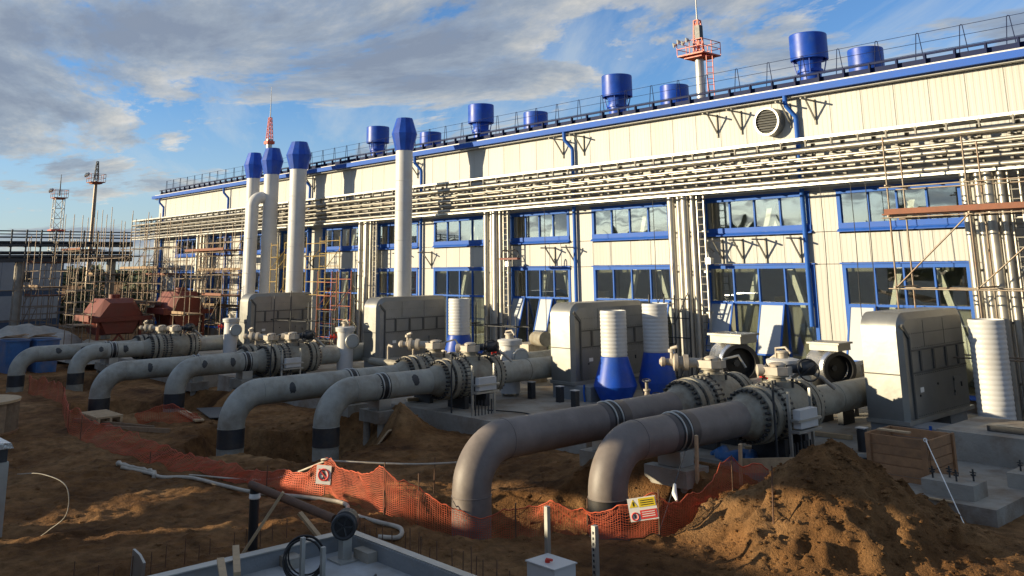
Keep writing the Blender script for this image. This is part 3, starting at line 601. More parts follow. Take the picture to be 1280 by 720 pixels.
# ------------------------------------------------------------------ big sheet metal casings
hl = ['large grey sheet metal casing on a concrete block, beside the sand heap side', 'grey sheet metal casing behind the two blue based white stubs', 'grey sheet metal casing in front of the single tall white stack', 'farthest grey sheet metal casing, below the group of tall white stacks']
def casing(x, i):
    y0, y1, z0, z1, w = 23.35, 27.3, .78, 3.42, 1.05
    r = root('sheet_metal_casing', (x+w/2, 25, .1), hl[i], 'duct casing', 'grey casings, one to a unit')
    rad = .46; x1 = x+w
    # skin: front end and roof rolled in one curve
    prof = [(y0, z0)]+[(y0+rad-rad*math.cos(a), z1-rad+rad*math.sin(a)) for a in [math.pi/2*k/10 for k in range(11)]]+[(y1-.16, z1-.01), (y1-.04, z1-.06), (y1, z1-.2), (y1, z0)]
    n = len(prof); A = [(x, q[0], q[1]) for q in prof]; B = [(x1-.10, q[0], q[1]) for q in prof]
    mb = MB().add(A+B, [(k, k+1, n+k+1, n+k) for k in range(n-1)], True); mb.add(A, [tuple(range(n))]); part(mb, 'rolled_skin', 'duct', r)
    # bevelled right edge running round the skin
    ins = [(y0+.16, z0)]+[(y0+.16+(rad-.1)-(rad-.1)*math.cos(a), z1-.17-(rad-.1)+(rad-.1)*math.sin(a)) for a in [math.pi/2*k/10 for k in range(11)]]+[(y1-.26, z1-.18), (y1-.14, z1-.23), (y1-.10, z1-.35), (y1-.10, z0)]
    C_ = [(x1, q[0], q[1]) for q in ins]
    part(MB().add(B+C_, [(k, k+1, n+k+1, n+k) for k in range(n-1)], True), 'bevel_edge', 'duct', r)
    part(MB().add(C_, [tuple(range(n))]), 'side_sheet', 'duct', r)
    # dark folded seam, kinked at the top, and the stiffener grid
    ys = y0+.42
    part(MB().beam((x1+.015, ys-.32, z1-.30), (x1+.015, ys, z1-.62), .05, .09).beam((x1+.015, ys, z1-.60), (x1+.015, ys, z0+.02), .05, .07), 'folded_seam', 'duct_seam', r)
    part(MB().box(x1+.002, ys+.03, z0+1.10, x1+.03, y1-.12, z0+1.14), 'seam_bar', 'duct_seam', r)
    part(MB().box(x1+.002, ys+.03, z0+1.66, x1+.035, y1-.12, z0+1.70), 'seam_bar', 'duct_seam', r)
    for k in range(4): part(MB().box(x1+.002, ys+.55+k*.78, z0+1.15, x1+.04, ys+.63+k*.78, z0+1.655), 'stiffener', 'duct_seam', r)
    for k in range(3): part(MB().cyl((x1, ys+.4+k*1.1, z0+.55+.2*(k % 2)), (x1+.02, ys+.4+k*1.1, z0+.55+.2*(k % 2)), .03, n=8), 'plug', 'rubber', r)
    rv = MB()
    for zz2 in (z0+.06, z0+1.06, z0+1.74, z0+2.1):
        for k in range(26): rv.cyl((x1-.002, ys+.1+k*.132, zz2), (x1+.012, ys+.1+k*.132, zz2), .012, n=5)
    rv = part(rv, 'rivets', 'duct_seam', r); rv['kind'] = 'stuff'
    for yy in (y0+1.35, y0+2.6): part(MB().box(x1-.001, yy, z0+1.74, x1+.006, yy+.02, z1-.22), 'sheet_joint', 'duct_seam', r)
    part(MB().box(x1, y0+2.9, z0+.35, x1+.03, y0+3.4, z0+.85), 'access_hatch', 'duct', r)
    for zz2 in (z0+.43, z0+.74): part(MB().cyl((x1+.03, y0+2.885, zz2), (x1+.03, y0+2.885, zz2+.07), .018, n=6), 'hinge', 'dark_steel', r)
    part(MB().box(x1+.03, y0+3.30, z0+.56, x1+.06, y0+3.34, z0+.68), 'latch', 'dark_steel', r)
    part(MB().box(x1, y0+.85, z0+.62, x1+.008, y0+1.05, z0+.74), 'name_plate', 'tape_white', r)
    part(MB().ext([(x-.006, y0-.012), (x+.01, y0-.012), (x+.01, y0-.002)], 'z', 0, .01), 'tab', 'duct', r)
    part(MB().box(x-.01, y0-.012, z0+1.10, x1-.10, y0+.0, z0+1.13), 'front_band', 'duct_seam', r)
    part(MB().box(x-.03, y0-.05, z0-.10, x1+.06, y1+.03, z0-.003), 'base_flange', 'galv', r)
    part(MB().box(x+.04, y0+.02, .05, x+1.85, y0+1.1, z0-.11), 'concrete_plinth', 'concrete_blue', r)
    part(MB().box(x+.04, y0+2.6, .05, x+1.0, y0+3.7, z0-.11), 'concrete_plinth', 'concrete_blue', r)
    part(MB().tube([(x+1.6, y0-.02, .75), (x+1.6, y0-.05, .5), (x+1.63, y0-.04, .2)], .035, 6), 'earth_strap', 'blue_paint', r)
for i, x in enumerate((-12.05, -23.75, -35.85, -48.4)): casing(x, i)

# ------------------------------------------------------------------ stacks and stubs
def ribbed(r, z0, z1, step=.125):
    p = []; z = z0
    while z < z1-.02:
        p += [(r, z), (r+.012, z+step*.35), (r+.012, z+step*.62), (r, z+step*.95)]; z += step
    return p+[(r, z1)]
def tall(x, y, r, ztop, label, dz=0):
    t = root('exhaust_stack', (x, y, .1), label, 'stack', 'tall white stacks with blue caps')
    sh = part(MB().lathe([(r, .1), (r, ztop)], (x, y, 0), n=36), 'shaft', 'white_paint', t)
    for z in np.arange(1.6, ztop-.3, 1.48): part(MB().lathe([(r+.003, z), (r+.012, z+.02), (r+.003, z+.04)], (x, y, 0), n=36, cap=False), 'joint_band', 'white_paint', sh)
    part(MB().lathe([(r*.98, ztop-.02), (r*1.06, ztop), (r*1.52, ztop+.86), (r*.95, ztop+1.66), (r*.90, ztop+1.66), (r*1.3, ztop+.9)], (x, y, 0), n=12, cap=False, flat=True), 'cap', 'blue_cap', t)
    part(MB().cyl((x, y, ztop+1.0), (x, y, ztop+1.02), r*1.35, n=12), 'cap_plate', 'blue_cap', t)
tall(-37.3, 26.5, .43, 10.55, 'single tall white stack standing apart, blue cap above the roof line')
tall(-49.0, 27.0, .50, 10.65, 'tall white stack with blue cap, rightmost of the group of three')
tall(-52.4, 27.0, .46, 10.62, 'tall white stack with blue cap, middle of the group of three')
tall(-54.9, 27.0, .42, 10.57, 'tall white stack with blue cap, leftmost of the group of three')
bp_ = root('bent_duct', (-52.4, 25.9, .1), 'white duct with a rounded elbow leaning in between the left stacks', 'duct')
part(MB().tube([(-52.6, 25.9, .1), (-52.6, 25.9, 8.6)]+[(-52.6, 25.9+.55-.55*math.cos(a), 8.6+.55*math.sin(a)) for a in [math.pi/2*k/8 for k in range(1, 9)]]+[(-52.55, 27.0, 9.15)], .36, 28), 'bent_shaft', 'white_paint', bp_)
for z in (2.4, 4.5, 6.6): part(MB().lathe([(.362, z), (.375, z+.03), (.362, z+.06)], (-52.6, 25.9, 0), n=28, cap=False), 'joint_band', 'white_paint', bp_)
def stub(x, y, zs, ztop, r, rw, label):
    t = root('ribbed_stub', (x, y, 0.1), label, 'stub stack', 'short white ribbed stubs')
    part(MB().lathe(ribbed(r, zs, ztop)+[(r-.02, ztop), (r-.03, ztop-.3)], (x, y, 0), n=32, cap=False), 'ribbed_shaft', 'white_paint', t)
    part(MB().cyl((x, y, ztop-.3), (x, y, ztop-.28), r-.03, n=24), 'inner_plate', 'duct', t)
    if zs > 1: part(MB().lathe([(rw*.62, .12), (rw*.98, zs-1.0), (rw, zs-.95), (r+.02, zs-.02), (r, zs-.005)], (x, y, 0), n=32), 'cone_base', 'blue_cap', t)
    else: part(MB().lathe([(r+.08, .1), (r+.08, zs-.004)], (x, y, 0), n=32), 'foot_ring', 'galv', t)
stub(-21.33, 24.0, 1.69, 3.2, .44, .74, 'white ribbed stub on a full blue cone, left of the twin stubs')
stub(-20.55, 25.3, 1.78, 3.36, .43, .66, 'white ribbed stub on a blue cone, right and behind of the twin stubs')
stub(-31.0, 25.0, 1.91, 3.41, .45, .70, 'white stub on a blue cone in front of the lower windows, standing alone')
stub(-9.68, 25.5, .35, 3.2, .43, .5, 'tall white ribbed stub without cone at the right edge behind the concrete block')
# ------------------------------------------------------------------ filter drums, blowers
def drum(x, y, label, red=True):
    t = root('filter_drum', (x, y, .1), label, 'drum', 'white flanged drums between the units')
    part(MB().lathe([(.36, .3), (.36, 1.95), (.44, 1.96), (.44, 2.03), (.45, 2.05), (.45, 2.13), (.30, 2.17)], (x, y, 0), n=28), 'shell', 'white_paint', t)
    part(MB().lathe([(.14, 2.16), (.14, 2.3), (.20, 2.31), (.20, 2.36)], (x, y, 0), n=16).tube([(x-.2, y, 2.17), (x-.2, y, 2.42), (x+.1, y, 2.46), (x+.25, y, 2.3)], .035, 6), 'top_nozzle', 'valve_light', t)
    for k in range(3):
        a = 2.1*k+.3; part(MB().beam((x+.3*math.cos(a), y+.3*math.sin(a), .05), (x+.3*math.cos(a), y+.3*math.sin(a), .32), .08), 'leg', 'galv', t)
    if red: part(MB().lathe([(.05, 0), (.05, .10), (.13, .11), (.13, .15), (.05, .16), (.05, .24), (.10, .25), (.10, .30)], (x-.2, y-.32, 1.72), (-.6, -.8, 0), 12), 'red_valve', 'red', t)
    part(MB().ring((x+.52, y+.05, 1.55), (.9, -.45, 0), .27, .05, 24, 6).cyl((x+.42, y+.1, 1.55), (x+.58, y+.02, 1.55), .24, n=20), 'manway', 'galv', t)
drum(-25.1, 22.6, 'white flanged drum with a red valve, right of the blue cone base')
drum(-14.1, 22.8, 'pale flanged drum between the two silver blowers')
drum(-36.2, 22.6, 'white flanged drum with a red valve left of the middle grey casing')
drum(-47.8, 22.6, 'white flanged drum with a red valve at the far left casing')
def blower(x, y, s, label):
    t = root('blower', (x, y, .2), label, 'blower', 'silver blowers by the windows'); z = 1.75
    part(MB().lathe([(.30*s, -.75), (.62*s, -.7), (.62*s, .35), (.54*s, .42), (.54*s, .5)], (x, y, z), (.78, -.62, 0), 32, False), 'housing', 'foil', t)
    part(MB().lathe([(.55*s, .5), (.58*s, .52), (.58*s, .62), (.46*s, .62), (.40*s, .4)], (x, y, z), (.78, -.62, 0), 32, False), 'mouth_ring', 'rubber', t)
    part(MB().cyl((x+.05*s, y-.04*s, z), (x+.07*s, y-.06*s, z), .52*s, n=24), 'mouth_plate', 'rubber', t)
    part(MB().cyl((x+.25*s, y-.32*s, z), (x+.32*s, y-.36*s, z), .10*s, n=16), 'hub', 'dark_steel', t)
    part(MB().box(x-.55*s, y-.45*s, z+.58*s, x+.55*s, y+.45*s, z+.80*s).box(x-.62*s, y-.5*s, z+.80*s, x+.62*s, y+.5*s, z+.86*s), 'outlet_box', 'duct', t)
    part(MB().box(x-.5*s, y-.4*s, .2, x-.3*s, y+.4*s, z-.35).box(x+.3*s, y-.4*s, .2, x+.5*s, y+.4*s, z-.35), 'frame_leg', 'dark_steel', t)
blower(-16.9, 24.6, 1., 'silver blower with a dark round mouth below the open window sashes')
blower(-14.0, 25.2, .82, 'smaller silver blower with square top, left of the near grey casing')
b3 = root('junction_unit', (-27.2, 25.6, .2), 'pale machine block with stubs left of the second grey casing', 'machine')
part(MB().box(-27.9, 25.2, .2, -26.9, 26.2, 1.7), 'block', 'valve_light', b3); part(MB().cyl((-26.9, 25.6, 1.9), (-25.9, 25.2, 1.95), .28, n=18), 'motor', 'valve', b3)
part(MB().box(-28.6, 25.0, 1.35, -27.95, 25.5, 1.6), 'tray', 'white_paint', b3)
# pipe runs of the units, low behind the valves
for k, (x0, x1, y, z, r) in enumerate(((-35.0, -27.6, 23.2, .7, .16), (-47.4, -39.5, 23.2, .6, .16), (-19.6, -13.4, 26.6, 1.0, .20))):
    t = root('header_pipe', ((x0+x1)/2, y, .1), ['low grey header pipe behind the middle valves', 'low grey header pipe behind the far valves', 'low header pipe under the open sashes'][k], 'pipe', 'low header pipes')
    part(MB().cyl((x0, y, z), (x1, y, z), r, n=18), 'pipe', 'valve', t)
    for j in range(4):
        xx = x0+(j+.5)*(x1-x0)/4; part(MB().box(xx-.1, y-.12, .05, xx+.1, y+.12, z-r), 'foot', 'dark_steel', t)
        part(MB().tube([(xx+.4, y, z+r), (xx+.4, y, z+r+.5), (xx+.6, y-.1, z+r+.6), (xx+.9, y-.1, z+r+.55)], .05, 8), 'branch', 'valve_light', t)
# stub posts and small service pieces on the pads
for k, (x, y, h) in enumerate(((-21.6, 22.3, .5), (-22.7, 22.7, .5), (-24.0, 22.6, .55), (-11.5, 21.9, .55), (-11.2, 22.6, .45), (-18.9, 20.9, .5))):
    mb = MB().lathe([(.13, 0), (.13, h-.06), (.11, h-.05), (.11, h)], (x, y, .22), n=16) if k > 2 else MB().box(x-.10, y-.10, .2, x+.10, y+.10, .2+h)
    t = root('stub_post', (x, y, .2), ['dark square stub post, right of three before the blue cones', 'dark square stub post, middle of three before the blue cones', 'dark square stub post, left of three by the grey casing', 'dark blue tube stub left of the timber formwork', 'short tube stub behind the formwork corner', 'dark tube stub beyond the second brown pipe'][k], 'post', 'stub posts on the pads')
    part(mb, 'post_body', 'dark_steel', t); part(MB().box(x-.115, y-.115, .2+h+.002, x+.115, y+.115, .225+h), 'cap_plate', 'white_paint', t)
t = root('steel_ring', (-10.75, 20.75, .2), 'open steel ring lying on the pad left of the formwork', 'ring')
part(MB().lathe([(.42, .22), (.42, .36), (.39, .36), (.39, .22)], (-10.75, 20.75, 0), n=32, cap=False), 'band', 'galv', t)
# cabinet racks with a white box and a comb of rods
def cab(x, y, z, label, s=1.):
    t = root('instrument_stand', (x, y, z), label, 'stand', 'instrument stands by the valves')
    for dy in (0, .95*s): part(MB().box(x-.03, y+dy-.03, z, x+.03, y+dy+.03, z+1.75*s), 'upright', 'galv', t)
    part(MB().box(x+.03, y+.1*s, z+.95*s, x+.22, y+.85*s, z+1.35*s), 'cabinet', 'white_paint', t)
    part(MB().box(x+.035, y-.02, z+1.10*s, x+.25, y+.97*s, z+1.15*s).box(x+.035, y-.02, z+.86*s, x+.24, y+.97*s, z+.92*s), 'cross_rail', 'galv', t)
    for k in range(6): part(MB().cyl((x, y+.12+k*.14*s, z), (x, y+.12+k*.14*s, z+.62*s), .02, n=6), 'conduit', 'dark_steel', t)
cab(-11.75, 19.1, .1, 'instrument stand with white cabinet and rods, just left of the sand heap')
cab(-22.6, 18.75, .05, 'instrument stand with white cabinet below the dark flanged valve', .95)
cab(-35.1, 18.9, -.1, 'instrument stand with pale cabinet below the far dark valve', .9)
# ------------------------------------------------------------------ blocks and formwork at the right
t = root('formwork_box', (-9.45, 20, .1), 'open timber formwork box of wide boards beside the sand heap', 'formwork')
X0, X1, Y0, Y1 = -10.2, -8.85, 19.55, 20.75
for k in range(5):
    z = .14+k*.195
    part(MB().box(X0, Y0-.02, z, X1, Y0+.02, z+.180), 'board', 'timber', t); part(MB().box(X1-.022, Y0+.025, z, X1+.022, Y1, z+.180), 'board', 'timber', t)
    part(MB().box(X0-.02, Y0+.025, z, X0+.02, Y1, z+.180), 'board', 'timber', t); part(MB().box(X0+.025, Y1-.04, z, X1-.03, Y1, z+.180), 'board', 'timber', t)
for x in (X0+.08, X1-.06): part(MB().box(x-.05, Y0-.065, .1, x+.05, Y0-.022, 1.12), 'batten', 'timber', t)
part(MB().box(X1+.024, Y1-.12, .1, X1+.065, Y1-.02, 1.12), 'batten', 'timber', t)
part(MB().box(X0+.1, 19.9, 1.125, X0+.8, 20.03, 1.155), 'loose_board', 'timber_pale', t)
t = root('foundation_block', (-8, 23.6, .2), 'pale concrete foundation block at the right edge with a dark beam on top', 'block')
part(MB().ext([(-9.9, 22.4), (-5.6, 22.4), (-5.6, 24.9), (-9.9, 24.9)], 'z', .1, .86), 'block_body', 'concrete', t)
part(MB().box(-8.95, 22.9, .87, -8.1, 23.05, .99), 'dark_beam', 'dark_steel', t)
for k, (x, y, sx, sy, l) in enumerate(((-8.25, 19.2, .5, .33, 'small anchor block with a row of bolts, right of the formwork'), (-7.2, 21.0, .55, .45, 'anchor block with bolts cut by the right picture edge'))):
    t = root('anchor_block', (x, y, .2), l, 'block', 'anchor blocks with bolts')
    part(MB().box(x-sx, y-sy, .2, x+sx, y+sy, .50), 'block_body', 'concrete', t)
    for a in range(4):
        xx = x-sx*.7+a*sx*.46; yy = y+(.12 if a % 2 else -.12); part(MB().cyl((xx, yy, .49), (xx, yy, .72), .018, n=6).cyl((xx, yy, .60), (xx, yy, .63), .05, n=6).beam((xx-.06, yy, .66), (xx+.06, yy, .66), .02), 'anchor_bolt', 'bolt', t)
thing(MB().box(-9.2, 18.3, .0, -8.1, 18.36, .05).box(-9.1, 18.5, .222, -8.0, 18.56, .25), 'plank', 'timber_pale', 'pale thin plank on the pad edge before the small anchor block', 'plank', 'loose planks')
t = root('rope_stay', (-8.3, 18.7, .2), 'taut white rope from the formwork top to the ground', 'rope')
part(MB().cyl((-8.86, 19.5, 1.12), (-7.2, 17.0, H(-7.2, 17.0)), .011, n=6), 'rope', 'tape_white', t); part(MB().ring((-8.86, 19.48, 1.12), (0, 1, 0), .035, .010, 12, 5), 'knot', 'tape_white', t)
thing(MB().tube([(-13.9+.4*k*.5, 19.0+.3*math.sin(k*1.7), .24+.05*abs(math.sin(k*2.3))) for k in range(8)], [.05, .16, .2, .14, .2, .17, .12, .04], 9), 'crumpled_tarp', 'tarp_blue', 'crumpled blue tarp on the pad under the nearest brown pipe', 'tarp')
# planks along the front edge of the near pad
for k, (x0, y0, x1, y1, w, l) in enumerate(((-15.5, 18.42, -13.0, 18.45, .30, 'long dark shuttering board along the pad edge under the nearest pipe'), (-11.9, 17.35, -10.1, 16.75, .28, 'pale board lying behind the orange net left of the sand heap'), (-11.6, 18.2, -10.9, 18.35, .22, 'short sunlit board at the pad corner'))):
    thing(MB().beam((x0, y0, H(x0, y0-.2)+.12), (x1, y1, H(x1, y1-.2)+.12), .05, w), 'plank', 'timber_pale' if k else 'timber', l, 'plank', 'loose planks')
for k, (x, y, h) in enumerate(((-12.0, 15.9, .9), (-11.3, 16.4, .8))):
    thing(MB().beam((x, y, H(x, y)-.05), (x+.12, y-.12, H(x, y)+h), .07, .05), 'stake', 'timber_pale', ['short pale stake standing under the strap of the nearest pipe', 'leaning pale stake right of the nearest pipe support'][k], 'stake', 'loose stakes')
# ------------------------------------------------------------------ orange barrier net
def net(path, cell, name_label, posts=True, W=.0075):
    # path rows: x, y, height of top edge, ground offset
    P = [Vector((p[0], p[1], 0)) for p in path]; L = [0]
    for a, b in zip(P, P[1:]): L.append(L[-1]+(b-a).length)
    tot = L[-1]; n = int(tot/cell); rows = int(1.0/cell)
    xs = np.interp(np.arange(n+1)*cell, L, [p[0] for p in path]); ys = np.interp(np.arange(n+1)*cell, L, [p[1] for p in path])
    hs = np.interp(np.arange(n+1)*cell, L, [p[2] for p in path]); ln = np.interp(np.arange(n+1)*cell, L, [p[3] for p in path])
    k = np.ones(5)/5
    G = np.zeros((rows+1, n+1, 3))
    for j in range(rows+1):
        t = j/rows; s = np.arange(n+1)*cell
        bulge = (.10*np.sin(s*2.3+t*2)+.06*np.sin(s*5.1-t*3))*(t*(1.1-t)*2)+ln*t
        G[j, :, 0] = xs+bulge*.62; G[j, :, 1] = ys+bulge*-.78
        fold = fbm(s*1.9+t*1.1, s*0+t*2.3+len(path), 4, 61)*.30*t; G[j, :, 0] += fold*.5; G[j, :, 1] -= fold*.6
        G[j, :, 2] = hgt(G[j, :, 0], G[j, :, 1])+.03+hs*t*(1-.16*np.abs(np.sin(s*1.25)))+fbm(s*2.7, s*0+3, 4, 67)*.20*t
    mb = MB(); V = G.reshape(-1, 3); W2 = W/2; vs = []; fs = []
    up = np.array((0, 0, W2)); 
    for j in range(rows+1):
        b0 = len(vs)
        for i in range(n+1): vs.append(tuple(G[j, i]+up)); vs.append(tuple(G[j, i]-up))
        fs += [(b0+2*i, b0+2*i+1, b0+2*i+3, b0+2*i+2) for i in range(n)]
    for i in range(n+1):
        a = G[0, max(0, i-1)]; b = G[0, min(n, i+1)]; d = (b-a)/max(1e-6, np.linalg.norm(b-a))*W2; b0 = len(vs)
        for j in range(rows+1): vs.append(tuple(G[j, i]+d)); vs.append(tuple(G[j, i]-d))
        fs += [(b0+2*j, b0+2*j+1, b0+2*j+3, b0+2*j+2) for j in range(rows)]
    r = root('barrier_net', tuple(G[0, n//2]), name_label, 'barrier net', 'orange barrier nets')
    part(MB().add(vs, fs), 'mesh', 'net', r); top = [tuple(p) for p in G[rows]]
    part(MB().tube(top, .012, 4), 'top_cord', 'net', r)
    if posts:
        for p in path[::2]: part(MB().cyl((p[0], p[1], H(p[0], p[1])-.3), (p[0]+.02, p[1], H(p[0], p[1])+p[2]+.12), .014, n=6), 'rod', 'rust', r)
    return r
net([(-18.08, 10.86, .66, 0), (-17.2, 10.86, .74, .05), (-15.75, 10.8, .84, .05), (-15.45, 10.95, .66, .1), (-15.1, 11.15, .98, 0), (-14.1, 11.7, .92, 0), (-13.3, 12.05, .78, 0), (-12.75, 12.3, .64, 0), (-12.1, 12.72, .5, .05), (-11.5, 12.95, .58, 0), (-11.0, 13.4, .64, 0), (-10.95, 14.6, .60, 0), (-10.95, 15.6, .52, 0), (-10.8, 16.7, .42, 0)], .047, 'orange barrier net in front of the brown pipe bends, carrying two signs')
net([(-46.5, 12.4, .75, 0), (-43, 12.3, .8, 0), (-40.5, 12.1, .75, 0), (-36.5, 11.0, .72, 0), (-33.0, 10.1, .80, 0), (-31.9, 9.9, .85, 0), (-30.6, 9.75, .62, -.4), (-28.5, 9.7, .32, -.9), (-25.5, 9.95, .20, -1.1), (-22.5, 10.15, .16, -.7), (-20.0, 10.5, .32, -.25), (-18.1, 10.86, .66, 0)], .07, 'faded orange barrier net sagging along the grey pipe bends at the left', True, .017)
net([(-32.8, 12.3, .3, .2), (-31.9, 13.1, .75, .1), (-31.2, 13.9, .25, .3)], .07, 'small peak of orange net at the dark collar of a grey pipe', False, .013)
def sign(c, w, h, tilt, label, kind):
    t = root('safety_sign', c, label, 'sign', 'signs on the net'); n = Vector((.62, -.78, 0)); u = Vector((.78, .62, 0)); c = Vector(c)
    ct, st = math.cos(tilt), math.sin(tilt); uu = u*ct+Vector((0, 0, 1))*st; vv = Vector((0, 0, 1))*ct-u*st
    def plate(x0, x1, y0, y1, d, th=.004):
        q = [c+uu*a+vv*b+n*(d+e) for e in (0, th) for a, b in ((x0, y0), (x1, y0), (x1, y1), (x0, y1))]
        return MB().add(q, [(3,2,1,0),(4,5,6,7),(0,1,5,4),(1,2,6,5),(2,3,7,6),(3,0,4,7)])
    def poly(pts, d, th=.003):
        m = len(pts); q = [c+uu*a+vv*b+n*(d+e) for e in (0, th) for a, b in pts]
        return MB().add(q, [tuple(range(m))[::-1], tuple(range(m, 2*m))]+[(k, (k+1) % m, m+(k+1) % m, m+k) for k in range(m)])
    part(plate(-w/2, w/2, -h/2, h/2, .02), 'plate', 'tape_white', t)
    if kind == 'no':
        part(MB().ring(c+n*.028, n, w*.34, .016, 28, 6), 'prohibition_ring', 'sign_red', t)
        part(poly([(-.04, -.10), (-.005, -.02), (-.05, 0), (-.02, .06), (.02, .06), (.06, -.01), (.02, -.02), (.05, -.11), (.02, -.11), (0, -.05), (-.02, -.11)], .026), 'walking_figure', 'ink', t)
        part(MB().lathe([(.022, .026), (.022, .03)], c+vv*.085, n, 12), 'figure_head', 'ink', t)
        part(poly([(-.12, .10), (-.10, .12), (.12, -.10), (.10, -.12)], .032), 'slash', 'sign_red', t)
    else:
        part(plate(-w*.12, w*.47, .03, h*.46, .026, .003), 'yellow_field', 'yellow', t); part(plate(-w*.12, w*.47, -h*.44, -.02, .026, .003), 'red_field', 'sign_red', t)
        part(poly([(-w*.46, .04), (-w*.16, .04), (-w*.31, .17)], .026), 'warning_triangle', 'yellow', t); part(poly([(-w*.33, .06), (-w*.29, .06), (-w*.29, .13), (-w*.33, .13)], .031), 'exclamation', 'ink', t)
        part(MB().ring(c+uu*(-w*.31)+vv*(-.11)+n*.028, n, .06, .012, 20, 5), 'prohibition_ring', 'sign_red', t); part(plate(-w*.34, -w*.28, -.14, -.08, .027, .003), 'pictogram', 'ink', t)
        for k in range(3):
            part(plate(-w*.06, w*.40, .13-k*.035, .142-k*.035, .031, .002), 'text_line', 'ink', t); part(plate(-w*.06, w*.40, -.06-k*.035, -.048-k*.035, .031, .002), 'text_line', 'tape_white', t)
sign((-17.85, 10.7, H(-17.9, 10.8)+.46), .33, .38, -.06, 'white no entry sign with a walking figure in a red ring', 'no')
sign((-11.1, 13.1, H(-11.1, 13.2)+.50), .50, .38, .16, 'yellow and red warning sign hung on the net', 'warn')
# ------------------------------------------------------------------ scaffolds
def scaffold(label, xs, ys, zs, ztop, mt='scaff', planks=(), pm='plank', diag=((0, 1),), z0=-.3, rail=True, grp='tube scaffolds'):
    t = root('scaffold', (sum(xs)/len(xs), sum(ys)/len(ys), z0), label, 'scaffold', grp); R_ = .027
    for x in xs:
        for y in ys:
            zt = ztop+random.uniform(-.5, .6); jx, jy = random.uniform(-.05, .05), random.uniform(-.04, .04)
            part(MB().cyl((x, y, z0), (x+jx, y+jy, zt), R_, n=6), 'standard', mt, t)
    for z in zs:
        for y in ys: part(MB().cyl((xs[0]-.2, y-.05, z), (xs[-1]+.2, y-.05, z+random.uniform(-.04, .04)), R_*.9, n=6), 'ledger', mt, t)
        for x in xs: part(MB().cyl((x+.05, ys[0]-.2, z+.05), (x+.05, ys[-1]+.2, z+.05), R_*.9, n=6), 'transom', mt, t)
    for z in planks:
        w = .235; k = 0; y = ys[0]+.08
        while y+w < ys[-1]+.02:
            part(MB().box(xs[0]-.3+random.uniform(-.15, .15), y, z+.09, xs[-1]+.3+random.uniform(-.15, .15), y+w-.012, z+.135), 'deck_board', pm, t); y += w
        if rail: part(MB().box(xs[0]-.1, ys[0]-.10, z+.10, xs[-1]+.1, ys[0]-.075, z+.26), 'toe_board', pm, t)
    for i, (a, b) in enumerate(diag):
        for k in range(len(xs)-1):
            part(MB().cyl((xs[k], ys[0]-.06, zs[a]), (xs[k+1], ys[0]-.06, zs[b]), R_*.9, n=6), 'brace', mt, t)
    return t
scaffold('tube scaffold with reddish deck boards at the right edge before the windows', (-12.45, -10.15, -7.7), (26.5, 27.6), (2.1, 3.95, 6.0, 6.9), 8.2, planks=(6.0,), pm='plank_red', diag=((1, 2),))
scaffold('dense tube scaffold right under the rack, left of the tall stacks', (-62.5, -60.4, -58.3, -56.6), (26.0, 27.5), (1.4, 3.0, 4.4, 5.9), 7.2, planks=(3.0, 5.9), pm='plank_red', diag=((0, 1), (2, 3)))
scaffold('tube scaffold with zigzag braces, middle of the left scaffolds', (-71, -68.6, -66.2, -64.0), (24.6, 26.2), (1.6, 3.2, 4.8, 6.3), 8.6, planks=(4.8,), diag=((2, 3), (1, 2)))
scaffold('tall tube scaffold reaching above the rack end at the far left', (-78.5, -76.2, -74.0), (22.5, 24.2), (1.6, 3.2, 4.8, 6.3), 9.0, planks=(6.3,), pm='plank_red', diag=((0, 1),))
scaffold('ladder-like scaffold bay in front of the near red hopper', (-59.6, -58.2), (17.6, 18.6), (1.5, 2.2, 2.9, 3.6), 5.6, planks=(1.5,), pm='plank', diag=(), rail=False)
scaffold('thin tube scaffold standing before the pale blue shed', (-76, -74.2), (16.0, 18.6, 20.6), (1.2, 3.4), 5.6, diag=())
scaffold('light tube scaffold behind the red hoppers', (-67.5, -65.5, -63.0), (20.2, 22.0), (2.2, 4.0, 5.6), 7.4, diag=((1, 2),))
def ladder_frame(x0, x1, y, z0, z1, mt, label):
    t = root('ladder_frame', ((x0+x1)/2, y, z0), label, 'scaffold', 'painted ladder frames'); 
    for x in (x0, x1):
        for dy in (0, .9): part(MB().cyl((x, y+dy, z0), (x+(x1-x0)*.03, y+dy, z1), .032, n=6), 'upright', mt, t)
    z = z0+.3; k = 0
    while z < z1:
        part(MB().cyl((x0, y, z), (x1, y, z), .022, n=6), 'rung', mt, t); part(MB().cyl((x0, y+.9, z+.15), (x1, y+.9, z+.15), .022, n=6), 'rung', mt, t)
        if k % 3 == 0: part(MB().cyl((x0, y, z), (x0, y+.9, z+1.1), .02, n=6), 'brace', mt, t); part(MB().cyl((x1, y, z), (x1, y+.9, z+1.1), .02, n=6), 'brace', mt, t)
        z += .72; k += 1
ladder_frame(-47.6, -45.4, 26.9, .1, 6.55, 'scaff_yellow', 'yellow and rusty ladder frames standing before the far windows')
ladder_frame(-45.0, -43.0, 26.2, .1, 4.6, 'scaff_red', 'red ladder frames right of the yellow ones, by the riser bundle')
ladder_frame(-50.9, -50.1, 26.4, .1, 6.3, 'scaff_yellow', 'narrow yellow ladder frame between the tall stacks')
ladder_frame(-22.7, -21.5, 27.6, .1, 3.6, 'dark_steel', 'dark low frame before the riser bundle near the blue cones')
ladder_frame(-8.9, -8.0, 27.2, .1, 4.2, 'dark_steel', 'dark frame behind the ribbed stub at the right edge')
ladder_frame(-42.4, -41.2, 24.9, .1, 2.6, 'dark_steel', 'dark low railing frame left of the third grey casing')
